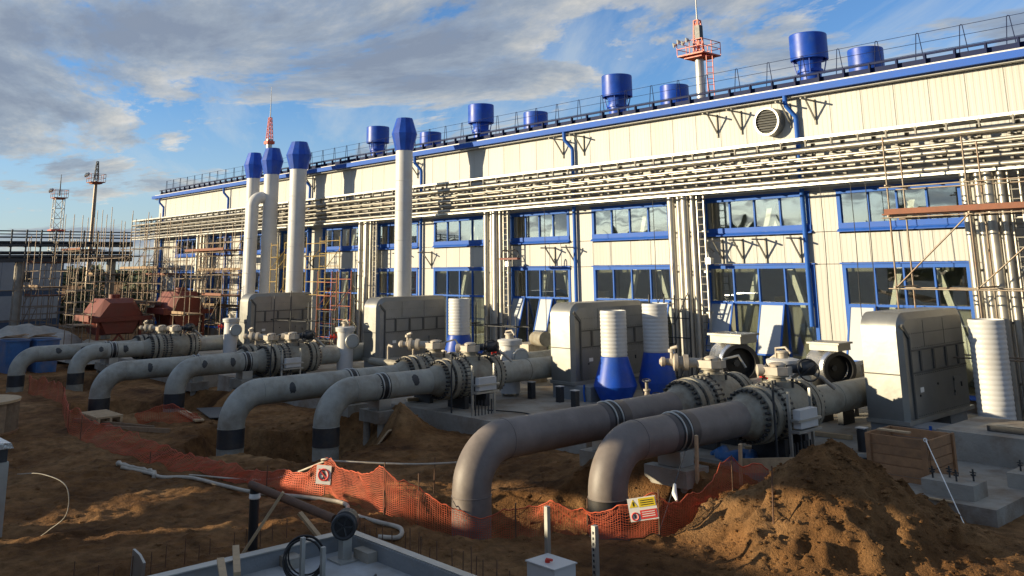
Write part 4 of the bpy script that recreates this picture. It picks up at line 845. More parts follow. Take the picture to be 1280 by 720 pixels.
scaffold('dense dark tube scaffold behind the first, close to the wall', (-64.2, -62.1, -60.0, -57.6), (27.7, 28.2), (1.0, 2.2, 3.4, 4.6, 5.7, 6.6), 7.6, planks=(2.2, 4.6), pm='plank', diag=((1, 3), (3, 5)))
scaffold('tube scaffold below the corner where rack and trestle meet', (-80.6, -78.6, -76.4), (25.4, 27.0, 28.6), (1.2, 2.8, 4.4, 5.9), 9.4, planks=(4.4,), pm='plank', diag=((0, 1), (2, 3)))
scaffold('tube scaffold hung with boards under the trestle', (-81.6, -80.2), (20.9, 22.6, 24.2), (1.4, 2.8, 4.2, 5.4), 7.6, planks=(2.8, 5.4), pm='plank_red', diag=((1, 2),))
scaffold('low tube scaffold right of the far casing by the lower windows', (-46.8, -44.9, -43.0), (24.6, 25.6), (1.1, 2.0), 3.0, mt='dark_steel', diag=())
scaffold('low dark tube scaffold behind the single blue cone', (-33.6, -32.0, -30.0), (27.4, 28.1), (1.1, 2.1), 2.7, mt='dark_steel', diag=())
scaffold('tall tube scaffold standing at the right picture edge behind the stub', (-8.8, -7.4), (27.0, 28.0), (1.2, 2.4, 3.4, 4.6), 7.0, diag=((0, 1), (2, 3)))
# hanging cables before the windows
for k, (x, y, z0, z1) in enumerate(((-27.9, 27.2, .6, 7.3), (-30.6, 27.6, 1.4, 7.3), (-15.1, 27.4, .6, 7.3), (-14.2, 27.7, 1.0, 7.3), (-13.5, 27.3, .5, 7.3), (-22.6, 28.0, 3.2, 7.2))):
    thing(MB().tube([(x, y, z1), (x+.03, y-.02, z1-2), (x-.03, y+.02, (z0+z1)/2-.5), (x+.02, y, z0)], .013, 5), 'hanging_cable', 'rubber', ['thin cable hanging before the window left of the blue cones', 'thin cable hanging down to the lifting tongs', 'thin cable hanging left of the near casing', 'thin cable hanging behind the near casing', 'thin cable hanging at the right scaffold', 'slack cable beside the central riser bundle'][k], 'cable', 'hanging cables')
t = root('lifting_tongs', (-30.6, 27.6, 5.0), 'small rusty lifting tongs hanging before the middle window', 'tongs')
part(MB().ring((-30.9, 27.6, 5.25), (.6, -.8, 0), .2, .03, 16, 5).ring((-30.3, 27.6, 5.25), (.6, -.8, 0), .2, .03, 16, 5), 'hooks', 'dark_steel', t); part(MB().box(-31.2, 27.5, 5.02, -30.0, 27.7, 5.1), 'crossbar', 'red_oxide', t)
# ------------------------------------------------------------------ left trestle, shed, hoppers
t = root('pipe_trestle', (-82, 15, 0), 'dark elevated pipe trestle crossing the left edge above the shed', 'trestle')
for z, r in ((5.98, .16), (6.3, .13), (6.95, .12), (7.15, .10), (7.55, .06), (7.8, .04), (8.05, .05)):
    part(MB().cyl((-82, -8, z), (-82, 29.2, z), r, n=8), 'trestle_pipe', 'dark_steel', t)
part(MB().box(-82.7, -8, 5.55, -82.5, 29, 5.85).box(-81.5, -8, 5.55, -81.3, 29, 5.85), 'girder', 'dark_steel', t)
part(MB().box(-82.7, -8, 6.8, -82.55, 29, 6.95).box(-81.45, -8, 6.8, -81.3, 29, 6.95), 'girder', 'dark_steel', t)
tp = MB().box(-.07, -.05, 0, .07, .05, 2.45).box(-.75, -.04, 1.05, .75, .04, 1.12).mesh('trestle_post', 'dark_steel')
for k in range(33): inst(tp, 'trestle_post', (-81.4, -7+k*1.1, 5.7), t)
for y in (4.0, 12.2, 20.35, 27.5): part(MB().cyl((-82, y, -.9), (-82, y, 5.55), .38, n=20), 'concrete_column', 'concrete', t)
sh = root('shed', (-94, 14, -.8), 'pale blue panelled shed under the trestle at the left edge', 'building')
part(MB().box(-100, 2, -.9, -88.05, 25.45, 5.9), 'shell', 'panel_blue', sh); part(MB().box(-100.3, 1.7, 5.9, -87.7, 25.8, 6.15), 'roof', 'panel_blue', sh)
sp_ = MB().box(-.02, -.58, 0, .04, .58, 2.55).mesh('shed_panel', 'panel_pale'); sp2 = MB().box(-.02, -.58, 0, .04, .58, 2.0).mesh('shed_panel', 'panel_pale')
for k in range(19):
    y = 3.2+k*1.19; inst(sp_, 'shed_panel', (-88.03, y, 3.25), sh); inst(sp2, 'shed_panel', (-88.03, y, .75), sh)
part(MB().box(-88.0, 21.9, 3.9, -87.96, 22.75, 4.75), 'shed_window', 'dark_steel', sh)
def hopper(x, y, w, z0, h, label):
    t = root('red_hopper', (x, y, z0-1.6), label, 'hopper', 'red oxide hoppers')
    a = w/2; hexa = [(y-a*.62, z0), (y+a*.62, z0), (y+a, z0+h*.48), (y+a*.55, z0+h), (y-a*.55, z0+h), (y-a, z0+h*.48)]
    hex2 = [(y-a*.5, z0+.1), (y+a*.5, z0+.1), (y+a*.8, z0+h*.48), (y+a*.42, z0+h*.88), (y-a*.42, z0+h*.88), (y-a*.8, z0+h*.48)]
    part(MB().ext(hexa, 'x', x-2.2, x), 'hopper_body', 'red_oxide', t)
    n = 6; A = [(x, q[0], q[1]) for q in hexa]; B = [(x+.5, q[0], q[1]) for q in hex2]
    part(MB().add(A+B, [(k, (k+1) % n, n+(k+1) % n, n+k) for k in range(n)]+[tuple(range(n, 2*n))]), 'hopper_nose', 'red_oxide', t)
    part(MB().box(x-2.3, y-a-.35, z0+h*.40, x+.58, y-a-.02, z0+h*.56).box(x+.56, y-a-.35, z0+h*.38, x+.66, y+a+.35, z0+h*.50), 'belt_beam', 'red_oxide', t)
    for dy in (-a*.8, a*.8): part(MB().box(x+.3, y+dy-.08, z0-1.8, x+.46, y+dy+.08, z0+h*.4), 'leg', 'red_oxide', t); part(MB().beam((x+.4, y+dy, z0-1.6), (x+.4, y, z0+.05), .1), 'brace', 'red_oxide', t)
    part(MB().cyl((x-.9, y, z0+h), (x-.9, y, z0+h+.25), .35, n=16), 'top_neck', 'red_oxide', t)
hopper(-61.5, 21.3, 3.3, .75, 2.25, 'red oxide hopper at the left beside the shed, lit on its left slope')
hopper(-60.0, 25.1, 2.7, 1.05, 2.3, 'red oxide hopper right of its twin, below the dense scaffold')
# junk heap, tarp, blue skips
def drape(cx, cy, rx, ry, h, z0, name, mt, label, cat, seed):
    mb = MB(); n = 34; vs = []
    for j in range(n+1):
        for i in range(n+1):
            u = i/n*2-1; v = j/n*2-1; x = cx+u*rx; y = cy+v*ry; d = min(1, math.hypot(u, v))
            vs.append((x, y, z0+h*max(0, 1-d*d)**.7*(1+.9*float(fbm(np.array(x*.8), np.array(y*.8), 3, seed)))))
    mb.add(vs, [(j*(n+1)+i, j*(n+1)+i+1, (j+1)*(n+1)+i+1, (j+1)*(n+1)+i) for j in range(n) for i in range(n)], True)
    return thing(mb, name, mt, label, cat)
drape(-64.5, 16.8, 3.2, 4.6, 1.7, -.5, 'tarp_cover', 'tarp_grey', 'grey tarp stretched over a heap before the shed', 'tarp', 5)
drape(-58.5, 19.3, 2.0, 1.8, 1.2, -.5, 'rubble_heap', 'concrete', 'pale rubble heap below the red hopper', 'rubble', 8)
for k, (x, y, l) in enumerate(((-58.2, 14.55, 'blue skip of timber scraps at the left edge'), (-57.6, 15.95, 'darker blue skip right of the first one'))):
    t = root('skip', (x, y, -.8), l, 'skip', 'blue skips'); part(MB().ext([(y-.55, -.8), (y+.5, -.8), (y+.58, .95), (y-.62, .95)], 'x', x-.9, x+.9), 'tub', 'crate_blue', t)
    part(MB().box(x-.97, y-.66, .95, x+.97, y+.62, 1.03), 'rim', 'crate_blue', t)
    for j in range(7): a = random.uniform(-.5, .5); part(MB().beam((x-.7+.2*j, y-.6, 1.08+.03*j), (x-.6+.2*j+a, y+.55, 1.1+.1*(j % 3)), .16, .04), 'scrap_board', 'plank', t)
# ------------------------------------------------------------------ masts
def lattice(x, y, z0, z1, w0, w1, seg, mt, t, nm='lattice_section'):
    mb = MB(); q = []
    for k in range(seg+1):
        f_ = k/seg; w = w0+(w1-w0)*f_; z = z0+(z1-z0)*f_; q.append([(x+a*w, y+b*w, z) for a, b in ((-1,-1),(1,-1),(1,1),(-1,1))])
    for k in range(seg):
        for j in range(4):
            mb.beam(q[k][j], q[k+1][j], .09+w0*.03); mb.beam(q[k][j], q[k+1][(j+1) % 4], .05+w0*.02); mb.beam(q[k+1][j], q[k+1][(j+1) % 4], .05+w0*.02)
    return part(mb, nm, mt, t)
def platform(x, y, z, r, t, mt='mast_red', s=1.):
    p = part(MB().box(x-r, y-r, z-.12, x+r, y+r, z).box(x-r*.7, y-r*.7, z-.3, x+r*.7, y+r*.7, z-.122), 'platform', mt, t)
    for a, b in ((-1,-1),(1,-1),(1,1),(-1,1),(0,-1),(1,0),(0,1),(-1,0)): part(MB().beam((x+a*r, y+b*r, z), (x+a*r, y+b*r, z+1.1*s), .05*s), 'rail_post', mt, p)
    for zz_ in (.55, 1.1):
        mb = MB()
        for a, b in zip(((-1,-1),(1,-1),(1,1),(-1,1)), ((1,-1),(1,1),(-1,1),(-1,-1))): mb.beam((x+a[0]*r, y+a[1]*r, z+zz_*s), (x+b[0]*r, y+b[1]*r, z+zz_*s), .05*s)
        part(mb, 'guard_rail', mt, p)
    for k in range(4):
        xx = x-r*.9+k*.45*s; part(MB().lathe([(.08*s, 0), (.22*s, .22*s), (.22*s, .26*s)], (xx-.2*s, y-r, z+1.0*s+.2*s*(k % 2)), (-.6, -.75, -.2), 12), 'floodlight', 'mast_grey', t)
x, y = -44.3, 62
t = root('light_mast', (x, y, 0), 'light mast with red railed platform above the roof ridge', 'mast', 'light masts')
part(MB().lathe([(.55, 0), (.36, 21.9)], (x, y, 0), n=20), 'pole', 'mast_grey', t); platform(x, y, 22.1, 1.3, t)
lattice(x, y, 22.1, 25.2, .32, .2, 4, 'mast_red', t, 'top_frame'); part(MB().cyl((x, y, 25), (x, y, 29.5), .07, .03, n=6), 'lightning_rod', 'mast_grey', t); part(MB().box(x+.1, y-.6, 23.4, x+.6, y-.1, 24.6), 'control_box', 'dark_steel', t)
part(MB().beam((x+1.15, y-.6, 12), (x+1.15, y-.6, 22), .06).beam((x+1.55, y-.3, 12), (x+1.55, y-.3, 22), .06), 'ladder_rail', 'mast_red', t)
rg = MB().beam((0, 0, 0), (.4, .3, 0), .05).mesh('ladder_rung', 'mast_red')
for k in range(20): inst(rg, 'ladder_rung', (x+1.15, y-.6, 12.3+k*.5), t)
x, y = -147, 75
t = root('radio_mast', (x, y, 0), 'slim red lattice mast with white tip behind the tall stacks', 'mast', 'light masts')
part(MB().lathe([(.8, 0), (.5, 27.5)], (x, y, 0), n=16), 'pole', 'mast_grey', t); lattice(x, y, 26.5, 31.4, .50, .22, 7, 'mast_red', t); part(MB().cyl((x, y, 31.3), (x, y, 37.0), .11, .04, n=6), 'tip_rod', 'white_paint', t); part(MB().box(x-.7, y-.7, 26.6, x+.7, y+.7, 27.1), 'platform', 'mast_red', t)
x, y = -150, 47
t = root('light_mast', (x, y, 0), 'slender light mast with dark platform above the trestle, right of two', 'mast', 'light masts')
part(MB().lathe([(.42, 0), (.24, 18.8)], (x, y, 0), n=14), 'pole', 'scaff', t); platform(x, y, 18.6, 1.1, t, 'scaff_red', 1.1); lattice(x, y, 18.8, 21.9, .3, .12, 4, 'dark_steel', t, 'top_frame')
x, y = -160, 44.6
t = root('light_mast', (x, y, 0), 'lattice light tower above the trestle, leftmost mast', 'mast', 'light masts')
lattice(x, y, 0, 16.6, .85, .7, 10, 'mast_grey', t); platform(x, y, 16.7, 1.05, t, 'scaff_red', 1.1); part(MB().box(x-1.1, y-1.1, 11.2, x+1.1, y+1.1, 11.5), 'lower_platform', 'mast_red', t); part(MB().cyl((x, y, 17), (x, y, 20.5), .12, .05, n=6), 'tip_rod', 'dark_steel', t)
# site containers and heaps of stock beyond the hoppers
def container(x, y, L, mt, label):
    t = root('site_container', (x, y, -.8), label, 'container', 'site containers at the far left')
    part(MB().box(x-1.25, y-L/2, -.75, x+1.2, y+L/2, 2.1), 'body', mt, t)
    n = int(L/.3)
    rb_ = MB().box(0, -.06, 0, .04, .06, 2.5).mesh('rib', mt)
    for k in range(n): inst(rb_, 'rib', (x+1.2, y-L/2+.2+k*.3, -.6), t)
    part(MB().box(x+1.2, y+L/2-1.3, -.6, x+1.27, y+L/2-.4, 1.6), 'door', 'dark_steel', t); part(MB().box(x-1.3, y-L/2-.05, 2.1, x+1.28, y+L/2+.05, 2.2), 'roof', mt, t)
container(-101, 33.5, 6, 'panel_blue', 'dark blue site container behind the left scaffolds'); container(-104, 41, 7, 'rust', 'rusty brown site container behind the left scaffolds'); container(-108, 27.5, 5.5, 'rack_dark', 'dark grey site container beside the shed')
def shrub(x, y, h, label):
    t = root('shrub', (x, y, -.8), label, 'shrub', 'shrubs beyond the yard'); part(MB().cyl((x, y, -.8), (x, y, h*.6), .12, .05, n=6), 'trunk', 'plank', t); mb = MB()
    for k in range(900):
        d = Vector((random.gauss(0, 1), random.gauss(0, 1), random.gauss(0, 1))).normalized()*random.random()**.4; c = Vector((x+d.x*h*.42, y+d.y*h*.42, -.6+h*.55+d.z*h*.45)); s = random.uniform(.12, .3)
        a = Vector((random.gauss(0, 1), random.gauss(0, 1), random.gauss(0, 1))).normalized()*s; b = Vector((random.gauss(0, 1), random.gauss(0, 1), random.gauss(0, 1))).normalized()*s; mb.add([c-a, c+b, c+a, c-b], [(0, 1, 2, 3)])
    part(mb, 'crown', 'leaf', t)
for x, y, h, l in ((-96, 30.5, 4.4, 'leafy shrub left of the hall corner behind the scaffold'), (-98, 36, 5.2, 'taller leafy shrub between the far containers'), (-92, 27.6, 3.4, 'low leafy shrub beside the shed wall')): shrub(x, y, h, l)
# far woods
def wood(name, pts, h, n, sz):
    mb = MB()
    for k in range(n):
        a = random.random()*(len(pts)-1); i = int(a); f_ = a-i; x = pts[i][0]*(1-f_)+pts[i+1][0]*f_+random.gauss(0, 4); y = pts[i][1]*(1-f_)+pts[i+1][1]*f_+random.gauss(0, 4)
        hh = h*(.55+.6*float(vnoise(np.array(x*.12+3), np.array(y*.12), 4))); z = hh*random.random()**.7-1; s = sz*random.uniform(.6, 1.4)
        c = Vector((x, y, z)); d1 = Vector((random.gauss(0, 1), random.gauss(0, 1), random.gauss(0, .6))).normalized()*s; d2 = Vector((random.gauss(0, 1), random.gauss(0, 1), random.gauss(0, 1))).normalized()*s
        mb.add([c-d1, c+d2, c+d1, c-d2*.7], [(0, 1, 2, 3)])
    struct(mb, name, 'leaf', 'stuff')
wood('far_wood', [(-420, -80), (-430, 40), (-420, 140), (-400, 260)], 8, 7000, 1.5)
wood('wood_behind_viewer', [(-160, -95), (-60, -85), (20, -80), (90, -70)], 12, 9000, 1.2)
# ------------------------------------------------------------------ foreground
t = root('concrete_basin', (-10, 5.7, -.2), 'grey shallow concrete basin in the foreground cut by the lower edge', 'basin')
bx0, bx1, by0, by1, zt = -13.62, -6.5, 2.7, 8.62, .50
part(MB().box(bx0, by0, -.3, bx1, by1-.002, .27), 'basin_floor', 'basin_floor', t)
part(MB().box(bx0-.14, by0, -.3, bx0+.0, by1+.14, zt), 'basin_wall', 'concrete_blue', t); part(MB().box(bx0+.002, by1, -.3, bx1, by1+.14, zt+.002), 'basin_wall', 'concrete_blue', t)
part(MB().box(bx0-.17, by0, zt+.003, bx0+.03, by1+.02, zt+.02), 'edge_angle', 'galv', t); part(MB().box(bx0-.17, by1+.022, zt+.004, bx1, by1+.17, zt+.021), 'edge_angle', 'galv', t)
part(MB().box(bx0+.002, by1-1.2, .062, bx0+.30, by1-.95, .42), 'pocket_block', 'concrete', t); part(MB().box(bx0+.5, by1-.18, .062, bx0+.9, by1-.002, .42), 'pocket_block', 'concrete', t)
part(MB().cyl((bx0+1.5, by1-1.3, .272), (bx0+1.5, by1-1.3, .36), .24, n=20), 'sump_cover', 'concrete', t)
t = root('pump_stand', (-13.15, 8.3, .06), 'dark round motor on a short galvanised post in the basin corner', 'pump')
part(MB().box(-13.35, 8.1, .272, -12.95, 8.5, .295), 'base_plate', 'galv', t); part(MB().box(-13.22, 8.22, .296, -13.08, 8.38, .62), 'post', 'galv', t)
part(MB().lathe([(.10, -.2), (.19, -.18), (.20, .08), (.15, .14), (.15, .2)], (-13.15, 8.3, .80), (.75, -.66, 0), 24), 'motor', 'rubber', t)
part(MB().ring((-13.0, 8.17, .80), (.75, -.66, 0), .17, .03, 20, 6), 'motor_ring', 'dark_steel', t)
for k in range(5): a = k*1.25; part(MB().beam((-13.0, 8.17, .80), (-13.0+.11*math.cos(a), 8.17+.12*math.cos(a), .80+.16*math.sin(a)), .025), 'spoke', 'dark_steel', t)
t = root('rusty_pipe_rail', (-15, 8.1, 0), 'rusty pipe on a dark post with a pale wooden strut, left of the basin corner', 'pipe rail')
part(MB().cyl((-15.65, 8.0, -.3), (-15.65, 8.0, 1.02), .085, n=14), 'post', 'rubber', t); part(MB().cyl((-15.75, 7.97, 1.02), (-13.35, 8.22, .84), .068, n=16), 'pipe', 'rust', t)
part(MB().beam((-14.75, 8.06, 1.04), (-15.15, 7.45, -.05), .09, .045), 'strut', 'timber_pale', t); part(MB().beam((-14.6, 8.3, .7), (-13.9, 8.55, .15), .09, .045), 'strut', 'timber_pale', t)
part(MB().lathe([(.09, 0), (.10, .02), (.09, .09)], (-15.65, 8.0, .80), n=12, cap=False), 'tape_wrap', 'tape_white', t)
t = root('cable_coil', (-12.7, 7.35, .5), 'coil of black cable hung on an upright in the basin', 'coil')
for k in range(5): part(MB().ring((-12.7+.012*k, 7.35-.02*k, .62-.01*k), (.72+.05*k, -.66, .05*k), .26+.02*(k % 3), .013, 26, 5), 'loop', 'rubber', t)
t = root('upright_pair', (-12.6, 7.2, .06), 'two thin galvanised uprights in the basin', 'uprights')
part(MB().box(-12.66, 7.22, .062, -12.60, 7.28, .90), 'upright', 'galv', t); part(MB().box(-12.42, 7.42, .062, -12.36, 7.48, .78), 'upright', 'galv', t)
thing(MB().tube([(-12.2+.05*k, 8.0+.12*math.sin(k*.5), .075+.28*math.sin(math.pi*k/9)) for k in range(10)], .018, 6), 'cable_loop', 'rubber', 'short black cable arching over the right basin edge', 'cable')
for k, (a, b, z) in enumerate((((-14.05, 6.9), (-13.15, 6.5), .56), ((-13.5, 6.4), (-12.2, 5.9), .60))):
    thing(MB().beam((a[0], a[1], z), (b[0], b[1], z-.1), .10, .05), 'timber_offcut', 'timber_pale', ['pale timber offcut laid across the left basin wall', 'longer timber offcut in the basin near the lower edge'][k], 'timber', 'timber offcuts')
thing(MB().beam((-13.1, 5.6, .31), (-12.4, 7.2, .31), .30, .05), 'steel_channel', 'galv', 'flat steel channel lying on the basin floor', 'channel')
thing(MB().ext([(-15.95, -.2), (-15.45, -.2), (-15.42, .22), (-15.62, .30), (-15.9, .33)], 'y', 6.02, 6.06), 'sheet_offcut', 'galv', 'grey sheet offcut standing in the soil at the lower edge', 'sheet')
for k in range(20):
    x = -15.0+k*.225+random.uniform(-.03, .03); y = 9.55+.09*math.sin(k)+random.uniform(-.04, .04)
    thing(MB().cyl((x, y, H(x, y)-.1), (x+random.uniform(-.03, .03), y, H(x, y)+random.uniform(.30, .50)), .009, n=5), 'rebar_rod', 'rust', 'thin rebar rod in the row along the right side of the basin', 'rod', 'rebar rods beside the basin')
for k in range(14):
    x = -15.9+random.uniform(-.2, .2); y = 8.8-k*.28; thing(MB().cyl((x, y, H(x, y)-.1), (x, y, H(x, y)+random.uniform(.2, .45)), .008, n=5), 'rebar_rod', 'rust', 'thin rebar rod in the sparse row left of the basin', 'rod', 'rebar rods left of the basin')
t = root('junction_box', (-10.75, 10.4, 0), 'white junction box with red knob on a post at the lower edge', 'box')
z = H(-10.8, 10.4)
part(MB().box(-11.0, 10.2, z-.1, -10.4, 10.65, z+.30), 'box_body', 'white_paint', t); part(MB().box(-11.02, 10.18, z+.302, -10.38, 10.67, z+.32), 'lid', 'white_paint', t)
part(MB().cyl((-10.7, 10.35, z+.321), (-10.7, 10.35, z+.36), .04, n=12).cyl((-10.72, 10.35, z+.36), (-10.6, 10.35, z+.37), .02, n=8), 'red_knob', 'red', t); part(MB().box(-11.12, 10.70, z-.2, -11.05, 10.77, z+.98), 'post', 'galv', t)
t = root('perforated_post', (-10.4, 11.1, 0), 'perforated galvanised post right of the white junction box', 'post'); z = H(-10.4, 11.1)
part(MB().box(-10.44, 11.06, z-.2, -10.36, 11.14, z+.80), 'post_body', 'galv', t)
hole = MB().box(-.015, -.006, -.02, .015, 0, .02).mesh('slot', 'dark_steel')
for k in range(9): inst(hole, 'slot', (-10.4, 11.059, z+.06+k*.08), t)
# hoses, ropes, tapes
def gp(pts, dz): return [(x, y, H(x, y)+dz) for x, y in pts]
def smooth(pts, n=6):
    P = [Vector(p) for p in pts]; P = [P[0]*2-P[1]]+P+[P[-1]*2-P[-2]]; o = []
    for i in range(1, len(P)-2):
        for k in range(n):
            u = k/n; o.append(.5*((2*P[i])+(-P[i-1]+P[i+1])*u+(2*P[i-1]-5*P[i]+4*P[i+1]-P[i+2])*u*u+(-P[i-1]+3*P[i]-3*P[i+1]+P[i+2])*u**3))
    return o+[P[-2]]
thing(MB().tube(smooth(gp([(-24.9, 9.0), (-23.9, 9.35), (-23.2, 9.4), (-22.4, 9.75), (-20.9, 9.9), (-19.6, 10.05), (-18.4, 10.5), (-17.5, 10.8), (-16.9, 10.7), (-16.3, 10.35), (-15.4, 10.4), (-14.7, 10.45), (-14.4, 10.2), (-14.6, 9.9)], .04)), .042, 8), 'hose', 'hose', 'long pale dirty hose snaking over the soil to the basin', 'hose')
thing(MB().tube(smooth(gp([(-25.3, 9.0), (-24.6, 9.15), (-24.0, 9.45), (-23.5, 9.3)], .06)), [.015+.045*abs(math.sin(k*1.3))+.02*(k % 2) for k in range(19)], 7), 'rag', 'hose', 'crumpled pale cloth at the left end of the long hose', 'cloth')
thing(MB().tube(smooth([(-22.6, 9.8, H(-22.6, 9.8)+.06), (-20.5, 10.8, H(-20.5, 10.8)+.08), (-18.08, 10.88, H(-18.1, 10.9)+.68)]+[(-18.08, 10.88, H(-18.1, 10.9)+.68), (-16.6, 12.2, .62), (-15.4, 13.2, .72)]), .022, 6), 'rope', 'hose', 'thin grey rope from the net sign towards the sunlit brown bend', 'rope')
thing(MB().tube(smooth([(-20.1, 5.3, .95), (-19.6, 5.6, .98), (-19.1, 5.9, .8), (-19.1, 5.95, .3), (-19.4, 5.75, .0), (-19.5, 5.65, -.1)]), .009, 5), 'barrier_tape', 'hose', 'pale barrier tape drooping from the grey cabinet', 'tape')
t = root('cabinet', (-20.6, 4.95, -.2), 'narrow grey steel cabinet at the left edge', 'cabinet')
part(MB().box(-21.2, 4.6, -.25, -20.35, 5.2, 1.15), 'cabinet_body', 'galv', t); part(MB().box(-21.1, 4.65, 1.152, -20.38, 5.17, 1.40), 'cabinet_head', 'dark_steel', t); part(MB().ext([(4.55, 1.402), (5.25, 1.402), (5.2, 1.5), (4.6, 1.56)], 'x', -21.25, -20.3), 'cover', 'foil', t)
t = root('cable_drum', (-35.6, 7.9, -.5), 'wooden cable drum lying flat at the left edge', 'cable drum')
z = H(-35.6, 7.9)-.05
part(MB().lathe([(1.35, z+1.0), (1.35, z+1.08)], (-35.6, 7.9, 0), n=36), 'top_flange', 'timber_pale', t); part(MB().lathe([(1.35, z), (1.35, z+.08)], (-35.6, 7.9, 0), n=36), 'bottom_flange', 'timber', t)
for k in range(26):
    a = 2*math.pi*k/26; c, s_ = math.cos(a), math.sin(a); part(MB().beam((-35.6+1.2*c, 7.9+1.2*s_, z+.082), (-35.6+1.2*c, 7.9+1.2*s_, z+.998), .25, .05), 'stave', 'plank', t)
t = root('pallet_stack', (-34.6, 11.7, -.4), 'small pale slatted pallet lying near the net', 'pallet'); z = H(-34.6, 11.7)
for k in range(7): part(MB().box(-35.4+k*.26, 11.2, z+.2, -35.24+k*.26, 12.1, z+.26), 'slat', 'timber_pale', t)
for y in (11.25, 11.65, 12.0): part(MB().box(-35.45, y, z+.03, -33.65, y+.08, z+.198), 'bearer', 'timber_pale', t)
for k, (p, q, w, l) in enumerate((((-35.2, 10.9), (-31.3, 12.3), .12, 'long dark plank on the soil right of the pallet'), ((-32.8, 11.2), (-29.8, 12.2), .14, 'shorter plank beside the sagging net'), ((-33.9, 14.3), (-31.0, 13.7), .30, 'pale board beside the dark sheet near the pit'), ((-28.2, 13.2), (-27.4, 12.6), .2, 'short pale board at the pit edge'), ((-23.6, 15.6), (-22.9, 15.9), .25, 'small board left of the small sand heap'))):
    thing(MB().beam((*p, H(*p)+.06), (*q, H(*q)+.06), .05, w) if k < 2 else MB().beam((*p, H(*p)+.10), (*q, H(*q)+.10), w, .05), 'plank', 'plank' if k < 2 else 'timber_pale', l, 'plank', 'loose planks')
thing(MB().ext([(-33.6, 14.7), (-31.1, 14.1), (-30.4, 15.0), (-32.9, 15.8)], 'z', H(-32, 15)+.10, H(-32, 15)+.13), 'steel_sheet', 'dark_steel', 'dark flat sheet on the soil left of the black patched pipe', 'sheet')
for k, (x, y, h) in enumerate(((-16.9, 12.9, .75), (-15.7, 12.9, .8), (-15.3, 12.6, .9), (-9.0, 13.9, .9))):
    thing(MB().cyl((x, y, H(x, y)-.2), (x+.05, y, H(x, y)+h), .013, n=6), 'marker_rod', 'rust', ['thin marker rod, left of three by the sunlit bend', 'thin marker rod, middle of three by the sunlit bend', 'thin dark marker rod closest to the sunlit bend', 'thin dark rod in the sand heap'][k], 'rod', 'marker rods')
thing(MB().cyl((-10.95, 13.2, H(-10.9, 13.2)-.1), (-11.5, 14.9, H(-10.9, 13.2)+1.15), .012, n=6), 'marker_rod', 'dark_steel', 'thin dark rod leaning across the net right of the warning sign', 'rod', 'marker rods')
thing(MB().tube([(-11.28, 14.25, .72), (-11.18, 14.1, .60), (-11.05, 14.0, .52)], [.03, .05, .02], 7), 'rag_knot', 'tape_white', 'small white rag tied to the leaning rod', 'cloth')
# small standing valves and loose lines between the units
def small_valve(x, y, z0, h, label):
    t = root('service_valve', (x, y, z0), label, 'valve', 'small service valves')
    part(MB().cyl((x, y, z0), (x, y, z0+h), .05, n=10), 'riser', 'valve', t)
    part(MB().lathe([(.11, h*.45), (.11, h*.5), (.07, h*.52), (.09, h*.62), (.07, h*.72), (.11, h*.74), (.11, h*.79)], (x, y, z0), n=14), 'body', 'valve_light', t)
    part(MB().ring((x, y, z0+h+.02), (.2, -.2, 1), .13, .014, 18, 5).beam((x-.12, y, z0+h+.02), (x+.12, y, z0+h+.02), .02), 'handwheel', 'red' if random.random() < .3 else 'dark_steel', t)
    part(MB().tube([(x+.05, y, z0+h*.3), (x+.4, y-.1, z0+h*.32), (x+.5, y-.12, z0+.02)], .03, 6), 'drain', 'steel_pipe', t)
for x, y, h, l in ((-17.6, 21.6, .9, 'small service valve between the second brown valve and the blue cones'), (-18.8, 22.6, 1.1, 'taller service valve before the twin blue cones'), (-27.6, 21.8, 1.0, 'small service valve left of the pale flanged valve'), (-28.8, 23.0, 1.2, 'service valve standing below the single blue cone'),
    (-30.4, 21.6, .9, 'small service valve in the middle yard before the cone'), (-38.9, 22.4, 1.1, 'service valve behind the far dark valve'), (-40.0, 21.4, .9, 'service valve left of the far pale valve'), (-16.4, 23.2, 1.0, 'service valve below the larger silver blower')): small_valve(x, y, .1, h, l)
for k, (pts, l) in enumerate((([(-17, 19.2), (-18.5, 19.8), (-20, 19.4), (-21.6, 20.1), (-23, 19.7)], 'black cable trailing over the middle pad'), ([(-13.9, 21.9), (-15, 22.6), (-16.2, 22.2), (-17.4, 23.4)], 'black cable behind the nearest valve'), ([(-10.9, 19.3), (-10.4, 19.9), (-11.2, 20.6), (-10.7, 21.4)], 'short black cable on the near pad left of the formwork'))):
    thing(MB().tube(smooth([(x, y, .245) for x, y in pts]), .022, 6), 'loose_cable', 'rubber', l, 'cable', 'loose cables on the pads')
for k, (x, y, a, l) in enumerate(((-19.5, 19.0, .3, 'broken timber piece on the front of the middle pad'), (-26.4, 19.6, 1.2, 'timber piece left of the middle instrument stand'), (-13.2, 20.3, .8, 'timber piece under the nearest flanged valve'), (-12.9, 23.0, .1, 'timber packer stack before the near casing'))):
    thing(MB().beam((x-.5*math.cos(a), y-.5*math.sin(a), .28), (x+.5*math.cos(a), y+.5*math.sin(a), .28), .16, .10), 'timber_offcut', 'timber_pale', l, 'timber', 'timber offcuts')
scaffold('short tube scaffold between shed and near red hopper', (-73.0, -71.2, -69.6), (18.6, 20.4), (1.0, 2.3, 3.6, 4.8), 6.6, planks=(3.6,), pm='plank', diag=((0, 1), (1, 2)))
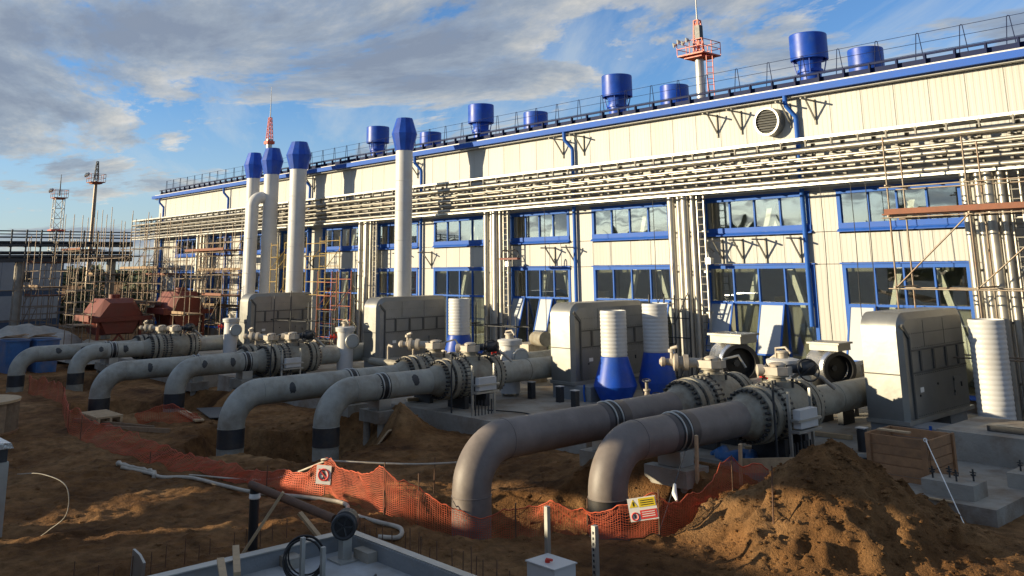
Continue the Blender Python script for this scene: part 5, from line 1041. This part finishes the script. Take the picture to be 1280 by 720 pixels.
scaffold('close-set tube scaffold along the wall left of the far riser', (-74.5, -72.3, -70.2, -67.9), (27.6, 28.3), (1.0, 2.1, 3.2, 4.3, 5.4, 6.5), 7.8, planks=(2.1, 4.3), pm='plank_red', diag=((0, 2), (2, 4)))
scaffold('low tube scaffold with boards between the two red hoppers', (-64.6, -62.9, -61.2), (23.0, 23.9), (1.2, 2.6, 3.9), 5.2, planks=(2.6,), pm='plank', diag=((0, 1),))
scaffold('tube scaffold in front of the second red hopper', (-57.2, -55.6), (23.2, 24.2), (.9, 2.0, 3.1, 4.2), 6.0, planks=(2.0,), pm='plank', diag=((1, 3),))
# added unseen wall that shades the yard, gaps shaped for the sun streaks
t = root('shade_wall', (-52, -3, 0), 'long pale wall added unseen behind the viewpoint, its gaps shaped to let sun streaks through', 'wall')
def slab(x0, x1, z0, z1): part(MB().box(x0+.004, -3.06, z0, x1-.004, -2.94, z1), 'shade_wall_panel', 'shade_wall_pale', t)
slab(-252.231, -101.231, -1.000, 11.887); slab(-101.231, -80.231, -1.000, 8.288); slab(-80.231, -36.231, -1.000, 6.80); slab(-36.231, -30.431, -1.000, 7.0)
part(MB().ext([(-30.427, -1.000), (-26.535, -1.000), (-26.535, 1.737), (-30.427, 2.538)], 'y', -3.06, -2.94), 'shade_wall_panel', 'shade_wall_pale', t)
part(MB().ext([(-30.427, 2.888), (-26.535, 2.138), (-26.535, 3.237), (-30.427, 3.237)], 'y', -3.06, -2.94), 'shade_wall_panel', 'shade_wall_pale', t)
slab(-30.431, -29.231, 3.242, 7.1); slab(-29.231, -26.531, 4.138, 7.15)
slab(-26.531, -26.231, -1.000, 3.237); slab(-26.531, -26.231, 4.138, 7.15)
slab(-26.231, -25.331, -1.000, 1.45); slab(-26.231, -25.331, 5.288, 7.15)
slab(-25.331, -24.581, -1.000, 3.388); slab(-25.331, -24.581, 5.288, 7.15)
slab(-24.581, -23.731, -1.000, 4.088); slab(-24.581, -23.731, 5.388, 7.15)
slab(-23.731, -21.831, -1.000, 3.838); slab(-23.731, -21.831, 4.788, 7.15)
slab(-21.831, -18.831, -1.000, 3.838); slab(-21.831, -18.831, 5.088, 7.15)
slab(-18.831, 47.769, -1.000, 7.15)
